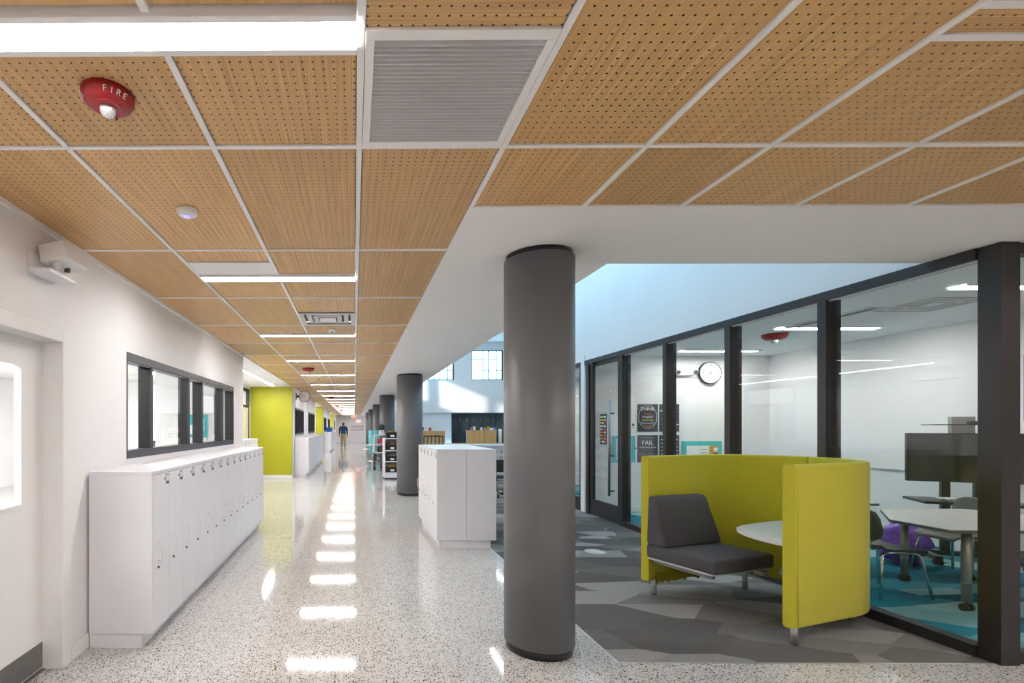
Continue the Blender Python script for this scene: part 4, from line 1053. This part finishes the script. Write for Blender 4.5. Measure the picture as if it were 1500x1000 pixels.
struct('wall_atrium_near', MB().box(1.61, XG + .2, 3.4, SOF1, CEIL + .1, RZ), 'paint', 'white wall above the soffit at the near end of the light well', 'wall')
struct('wall_atrium_right', MB().box(20, 20.2, 13.0, 43.3, 0, RZ), 'paint', 'white wall on the right of the commons', 'wall')
roof = MB().box(1.6, 20.2, 3.4, 43.3, RZ, RZ + .2)
struct('ceiling_atrium', roof, 'plaster', 'high white ceiling of the commons', 'ceiling')
for k in range(3):
    tag(MB().box(1.81, 20, 17 + 9*k, 17.5 + 9*k, RZ - .45, RZ).build('ceiling_beam', 'paint'), ['nearest', 'middle', 'farthest'][k] + ' white beam across the high ceiling of the commons', 'beam', kind='structure')
for k, (x, y0, y1) in enumerate(((6.0, 15, 24), (9.5, 20, 29), (6.0, 27, 36), (13.0, 16, 40), (9.5, 32, 41))):
    t = thing('pendant_strip', f'{ORD[k]} long light strip under the high ceiling of the commons', 'ceiling light', (x, y0, RZ - .52), 0, 'light strips in the commons')
    MB().box(-.06, .06, 0, y1 - y0, 0, .05).build('housing', 'grid_white', t); MB().box(-.05, .05, 0, y1 - y0, -.01, 0).build('diffuser', 'atrium_lamp', t)
    for yy in (.5, y1 - y0 - .5): MB().cyl((0, yy, .05), (0, yy, .52), .006, n=6).build('hanger', 'grid_white', t)
# lower far wall: white wall and dark storefront
struct('wall_storefront', MB().box(1.81, 8.40, 43.35, 43.5, 0, 2.75).box(1.81, 20, 43.3, 43.5, 2.70, 2.76), 'paint', 'white low wall left of the far storefront', 'wall')
t = thing('glass_storefront', 'dark glass storefront at the far side of the commons', 'storefront', (0, 43.4, 0)); t['kind'] = 'structure'
MB().box(8.4, 20, -.05, .05, 2.60, 2.70).build('head_rail', 'bronze_frame', t)
MB().box(8.4, 20, -.05, .05, 0, .10).build('sill_rail', 'bronze_frame', t)
sx = [8.45, 9.0, 10.0, 11.1, 12.2, 13.3, 14.6, 16, 17.5, 19]
for x in sx: MB().box(x - .05, x + .05, -.05, .05, .1, 2.6).build('mullion', 'bronze_frame', t)
for a, b in zip(sx, sx[1:]): MB().box(a + .05, b - .05, -.005, .005, .1, 2.6).build('glass_pane', 'dark_glass', t)
struct('wall_storeroom', MB().box(8.3, 20.2, 46.0, 46.1, 0, 2.76).box(8.3, 8.4, 43.5, 46, 0, 2.76).box(20, 20.2, 43.5, 46, 0, 2.76).box(8.3, 20.2, 43.5, 46.1, 2.76, 2.85).box(8.3, 20.2, 43.5, 46.1, -.1, 0), 'dark_room', 'dim interior seen through the far storefront', 'wall')
for k, x in enumerate((10.2, 13.4)):  # lamps added to lift the dark interior behind the storefront glass
    linear_light('linear_ceiling_light', ['left', 'right'][k] + ' added light brightening the inside of the far storefront', x, x + 1.6, 44.6, .12, .10, 'atrium_lamp', 2.74, 'added lights in the far storefront')
for k in range(9):
    x = 9.3 + k*.62
    t = thing('banner_flag', f'{ORD[k] if k else "leftmost"} small coloured flag from the left inside the far storefront', 'flag', (x, 44.2, 2.05), 0, 'flags in the far storefront')
    MB().prism([(-.06, 0), (.06, 0), (0, .01)], 0, .20).build('cloth', ['yellow_print', 'white_print', 'lime_print', 'orange_print'][k % 4], t)
    MB().cyl((0, 0, .2), (0, 0, .71), .004, n=5).build('string', 'white_print', t)

# ------------------------------------------------------------------ furniture in the commons
def slat_desk(label, x0, x1, y, d, h):
    t = thing('wooden_desk', label, 'desk', ((x0+x1)/2, y, 0))
    a = (x1-x0)/2
    MB().box(-a + .05, a - .05, .04, d, 0, h - .05).build('carcass', 'oak_plain', t)
    n = max(4, int((x1-x0)/.20)); st = 2*a/n
    for k in range(n): MB().box(-a + k*st + .008, -a + (k+1)*st - .008, 0, .04, .05, h - .05, .004).build('front_plank', 'oak_plain', t)
    MB().box(-a - .02, a + .02, -.03, d + .03, h - .05, h, .004).build('desk_top', 'oak_plain', t)
slat_desk('pale oak reception desk before the dark storefront', 9.05, 11.35, 40.0, .8, 1.25)
slat_desk('pale oak desk left of the storefront, behind the glass rail', 5.3, 7.35, 40.5, .8, 1.20)
t = thing('low_oak_platform', 'long low oak platform edge in front of the desks', 'platform', (9.0, 38.5, 0))
MB().box(-4.5, 5, 0, .8, 0, .20, .004).build('riser', 'oak_plain', t); MB().box(-4.5, 5, -.03, .83, .20, .24, .004).build('deck', 'oak_plain', t)
rr = random.Random(11)
for k, (x, w, h, m) in enumerate(((9.35, .10, .22, 'lilac_print'), (9.62, .20, .30, 'white_print'), (9.85, .12, .18, 'charcoal'), (10.2, .16, .22, 'white_print'), (10.5, .22, .20, 'lilac_print'), (10.75, .2, .30, 'straw'), (11.0, .3, .18, 'white_print'), (11.25, .14, .2, 'blue_print'))):
    nm = ['mauve', 'white', 'black', 'small white', 'wide mauve', 'straw-coloured', 'wide white', 'blue'][k]
    t = thing('display_book', f'{nm} book standing on the oak reception desk', 'book', (x, 40.2, 1.25))
    MB().box(-w/2, w/2, 0, .05, 0, h, .004).build('cover', m, t); MB().box(-w/2 + .01, w/2 - .008, .008, .042, .01, h + .001).build('pages', 'white_print', t)
for k, (x, w, h, m, lab) in enumerate(((5.55, .25, .3, 'charcoal', 'black round object on the oak desk left of the storefront'), (6.15, .22, .26, 'red_print', 'dark red book standing on the left oak desk'))):
    t = thing('display_book' if k else 'desk_lamp', lab, 'book' if k else 'lamp', (x, 40.7, 1.2))
    if k: MB().box(-w/2, w/2, 0, .05, 0, h, .004).build('cover', m, t); MB().box(-w/2 + .01, w/2 - .01, .008, .042, .01, h + .001).build('pages', 'white_print', t)
    else: MB().lathe([(.10, 0), (.10, .02), (.02, .03), (.02, .08)], 16).build('base', 'charcoal', t); MB().blob((0, 0, .18), .13, .13, .12, 0).build('shade', 'charcoal', t)
t = thing('display_easel', 'white panel leaning beside the reception desk', 'panel', (11.75, 40.4, 0))
MB().box(-.12, .12, 0, .05, .02, 1.35, .006).build('panel', 'white_print', t); MB().box(-.2, .2, -.12, .18, 0, .03, .004).build('foot', 'silver', t)
def rail():
    t = thing('glass_guard_rail', 'black guard rail with glass panels beyond the locker block', 'railing', (3.45, 25.0, 0))
    MB().box(0, 1.0, -.03, .03, 1.02, 1.08, .004).box(.94, 1.0, .03, 2.5, 1.02, 1.08, .004).build('top_rail', 'black_metal', t)
    MB().box(0, 1.0, -.02, .02, .08, .12).build('bottom_rail', 'black_metal', t)
    for k in range(6): MB().box(k*.19, k*.19 + .04, -.02, .02, 0, 1.02).build('post', 'black_metal', t)
    for k in range(5): MB().box(k*.19 + .045, k*.19 + .185, -.004, .004, .13, 1.01).build('glass_panel', 'glass', t)
rail()
t = thing('low_shelving', 'long low white shelving with patterned cubby fronts behind the column', 'shelving', (2.9, 15.5, 0))
MB().box(0, 3.6, 0, .5, 0, .90, .004).build('carcass', 'laminate', t)
MB().box(-.04, 3.64, -.06, .54, .90, .96, .004).build('counter_top', 'satin_white', t)
for r_ in range(3):
    for k in range(10): MB().cyl((.62 + k*.17, -.012, .40 + r_*.17), (.62 + k*.17, 0, .40 + r_*.17), .062, n=8).build('pattern_tile', 'beige_tile', t)
t = thing('white_table', 'white table edge glimpsed between locker block and column', 'table', (3.27, 11.75, 0))
MB().prism([(-.75, -.4), (.75, -.4), (.75, .4), (-.75, .4)], .685, .715, .004).build('tabletop', 'table_white', t)
for x in (-.65, .65):
    for y in (-.32, .32): MB().cyl((x, y, 0), (x, y, .685), .022, n=12).build('leg', 'chrome', t)
def task_chair(label, loc, rz):
    t = thing('task_chair', label, 'chair', loc, rz)
    MB().box(-.21, .21, -.20, .20, .40, .45, .02, 2).build('seat', 'chair_black', t)
    MB().box(-.19, .19, -.235, -.20, .50, .78, .015, 2).build('backrest', 'chair_black', t)
    MB().box(-.03, .03, -.23, -.20, .42, .52).build('back_support', 'black_metal', t)
    MB().cyl((0, 0, .10), (0, 0, .40), .025, n=12).build('gas_post', 'chrome', t)
    for k in range(5):
        a = R(72*k + 20); x, y = .26*math.cos(a), .26*math.sin(a)
        MB().tube([(0, 0, .11), (x*.6, y*.6, .095), (x, y, .075)], .014).build('leg', 'chrome', t)
        MB().cyl((x - .018, y, .03), (x + .018, y, .03), .03, n=12).cyl((x, y, .03), (x, y, .08), .008, n=6).build('caster', 'rubber', t)
task_chair('black chair on casters glimpsed beside the locker block', (3.10, 10.95, 0), R(170))

# shelf carts along the corridor
def bin_box(label, loc, rz, w, mat, seed):
    t = thing('storage_bin', label, 'bin', loc, rz, 'black bins on the white shelf cart')
    a = w/2
    b = MB()
    b.prism([(-a + .02, -.15), (a - .02, -.15), (a - .02, .15), (-a + .02, .15)], 0, .012)
    b.box(-a, a, -.17, -.158, 0, .155).box(-a, a, .158, .17, 0, .155).box(-a, -a + .012, -.158, .158, 0, .155).box(a - .012, a, -.158, .158, 0, .155)
    b.build('tub', 'black_plastic', t)
    MB().box(-.055, .055, -.174, -.170, .03, .085).build('label_card', 'white_print', t)
    MB().blob((0, 0, .13), a*.82, .13, .075, .6, 3.4, 3, seed).build('contents', mat, t)
def shelf_cart(label, loc, rz, w, d, h, nsh):
    t = thing('shelf_cart', label, 'shelf', loc, rz)
    MB().box(0, .03, 0, d, .05, h, .002).build('side_panel', 'laminate', t); MB().box(w - .03, w, 0, d, .05, h, .002).build('side_panel', 'laminate', t)
    MB().box(.03, w - .03, d - .015, d, .05, h).build('rear_panel', 'laminate', t)
    MB().box(0, w, 0, d, h, h + .03, .003).build('top_board', 'laminate', t)
    zs = [.20 + (h - .20)*k/nsh for k in range(nsh)]
    for z in zs: MB().box(.03, w - .03, 0, d - .015, z - .025, z).build('shelf_board', 'laminate', t)
    MB().box(.03, w - .03, .005, .02, .05, zs[0] - .025).build('kick_board', 'laminate', t)
    MB().box(.01, w - .01, .02, d - .02, 0, .05).build('base', 'charcoal', t)
    return zs
rz = R(3); base = Matrix.Translation((.86, 14.35, 0)) @ Matrix.Rotation(rz, 4, 'Z')
zs = shelf_cart('white shelf cart filled with black bins behind the second column', (.86, 14.35, 0), rz, .86, .48, 1.16, 3) + [1.19]
mats = ['straw', 'grey_cloth', 'brown_cloth', 'straw']; nms = ['bottom', 'middle', 'upper', 'topmost']
for k, z in enumerate(zs):
    for c in range(2):
        p = base @ Vector((.235 + c*.39, .20, z + .002))
        bin_box(f'black bin with white label, {"left" if not c else "right"} bin on the {nms[k]} level of the shelf cart', p, rz, .34, mats[(k + 2*c + (3 if k == 3 else 0)) % 4], k*3 + c)
def open_cart():
    t = thing('open_cart', 'slim white cart on wheels beyond the bin shelves', 'cart', (.70, 17.78, 0), R(3))
    w, d = .62, .45
    for x in (0, w - .025): MB().box(x, x + .025, 0, d, .58, 1.22, .002).build('side_panel', 'laminate', t)
    for z in (.58, .88, 1.20): MB().box(.025, w - .025, 0, d, z, z + .025).build('shelf_board', 'laminate', t)
    for x in (.03, w - .05):
        for y in (.03, d - .05):
            l = MB().cyl((x + .01, y + .01, .08), (x + .01, y + .01, .58), .014, n=10).build('leg', 'black_metal', t); caster(l, x + .01, y + .01)
    MB().tube([(.06, .0, .55), (.06, -.10, .42), (.06, -.02, .30), (.22, -.02, .30), (.22, -.10, .42), (.22, 0, .55)], .014, 8).build('push_handle', 'black_metal', t)
    return t
open_cart()
t = thing('red_box', 'red box on the upper shelf of the slim cart', 'box', (.97, 18.02, .907)); MB().box(-.14, .14, -.12, .12, 0, .16, .01).build('body', 'red_print', t); MB().box(-.145, .145, -.125, .125, .12, .165, .006).build('lid', 'red_print', t)
t = thing('black_box', 'black box on the lower shelf of the slim cart', 'box', (.99, 18.02, .607)); MB().box(-.16, .16, -.12, .12, 0, .20, .01).build('body', 'black_plastic', t); MB().box(-.06, -.02, -.125, -.119, .03, .17).build('label_strip', 'brown_cloth', t)
t = thing('desk_speaker', 'black and white device on top of the slim cart', 'speaker', (.98, 17.98, 1.2255)); MB().lathe([(.10, 0), (.11, .03), (.09, .16), (.10, .17)], 20).build('body', 'satin_white', t); MB().lathe([(.09, .17), (.11, .20), (.12, .30), (.09, .36), (.02, .38)], 20).build('head', 'charcoal', t)
t = thing('teal_lounge_chair', 'teal high-backed lounge chair under the far columns', 'chair', (1.05, 23.5, 0), R(150))
b = MB(); pth = [(.38*math.cos(R(a)), .38*math.sin(R(a)), -math.cos(R(a)), -math.sin(R(a))) for a in range(-10, 191, 12)]
b.sweep(pth, [(0, .25), (.07, .25), (.07, 1.35), (0, 1.35)]).build('wrap_back', 'teal_fabric', t)
MB().lathe([(.28, .30), (.30, .34), (.30, .42), (.27, .46)], 28).build('seat', 'teal_fabric', t)
for a in (45, 135, 225, 315): MB().cyl((.22*math.cos(R(a)), .22*math.sin(R(a)), 0), (.2*math.cos(R(a)), .2*math.sin(R(a)), .31), .015, n=10).build('leg', 'chrome', t)
t = thing('side_table', 'small white table beyond the slim cart', 'table', (.80, 22.0, 0))
MB().lathe([(.30, .70), (.31, .72), (.30, .74)], 28).build('tabletop', 'table_white', t); MB().cyl((0, 0, .02), (0, 0, .70), .03, n=14).build('post', 'chrome', t); MB().lathe([(.2, 0), (.2, .015), (.03, .03)], 28).build('base', 'chrome', t)
shell_chair('white shell chair beyond the slim cart', (.70, 24.8, 0), R(100), 'white_print', 'chairs under the far columns')
shell_chair('pale shell chair farthest under the columns', (.85, 28.3, 0), R(80), 'sky_print', 'chairs under the far columns')
t = thing('wall_sign', 'pale printed notice on the far end wall of the corridor', 'notice', (.3, YEND, 1.05))
MB().box(-.8, .8, -.02, 0, 0, .75).build('sheet', 'white_print', t)
for q in range(5): MB().box(-.65, .65, -.024, -.019, .10 + q*.12, .15 + q*.12).build('text_line', 'lilac_print', t)
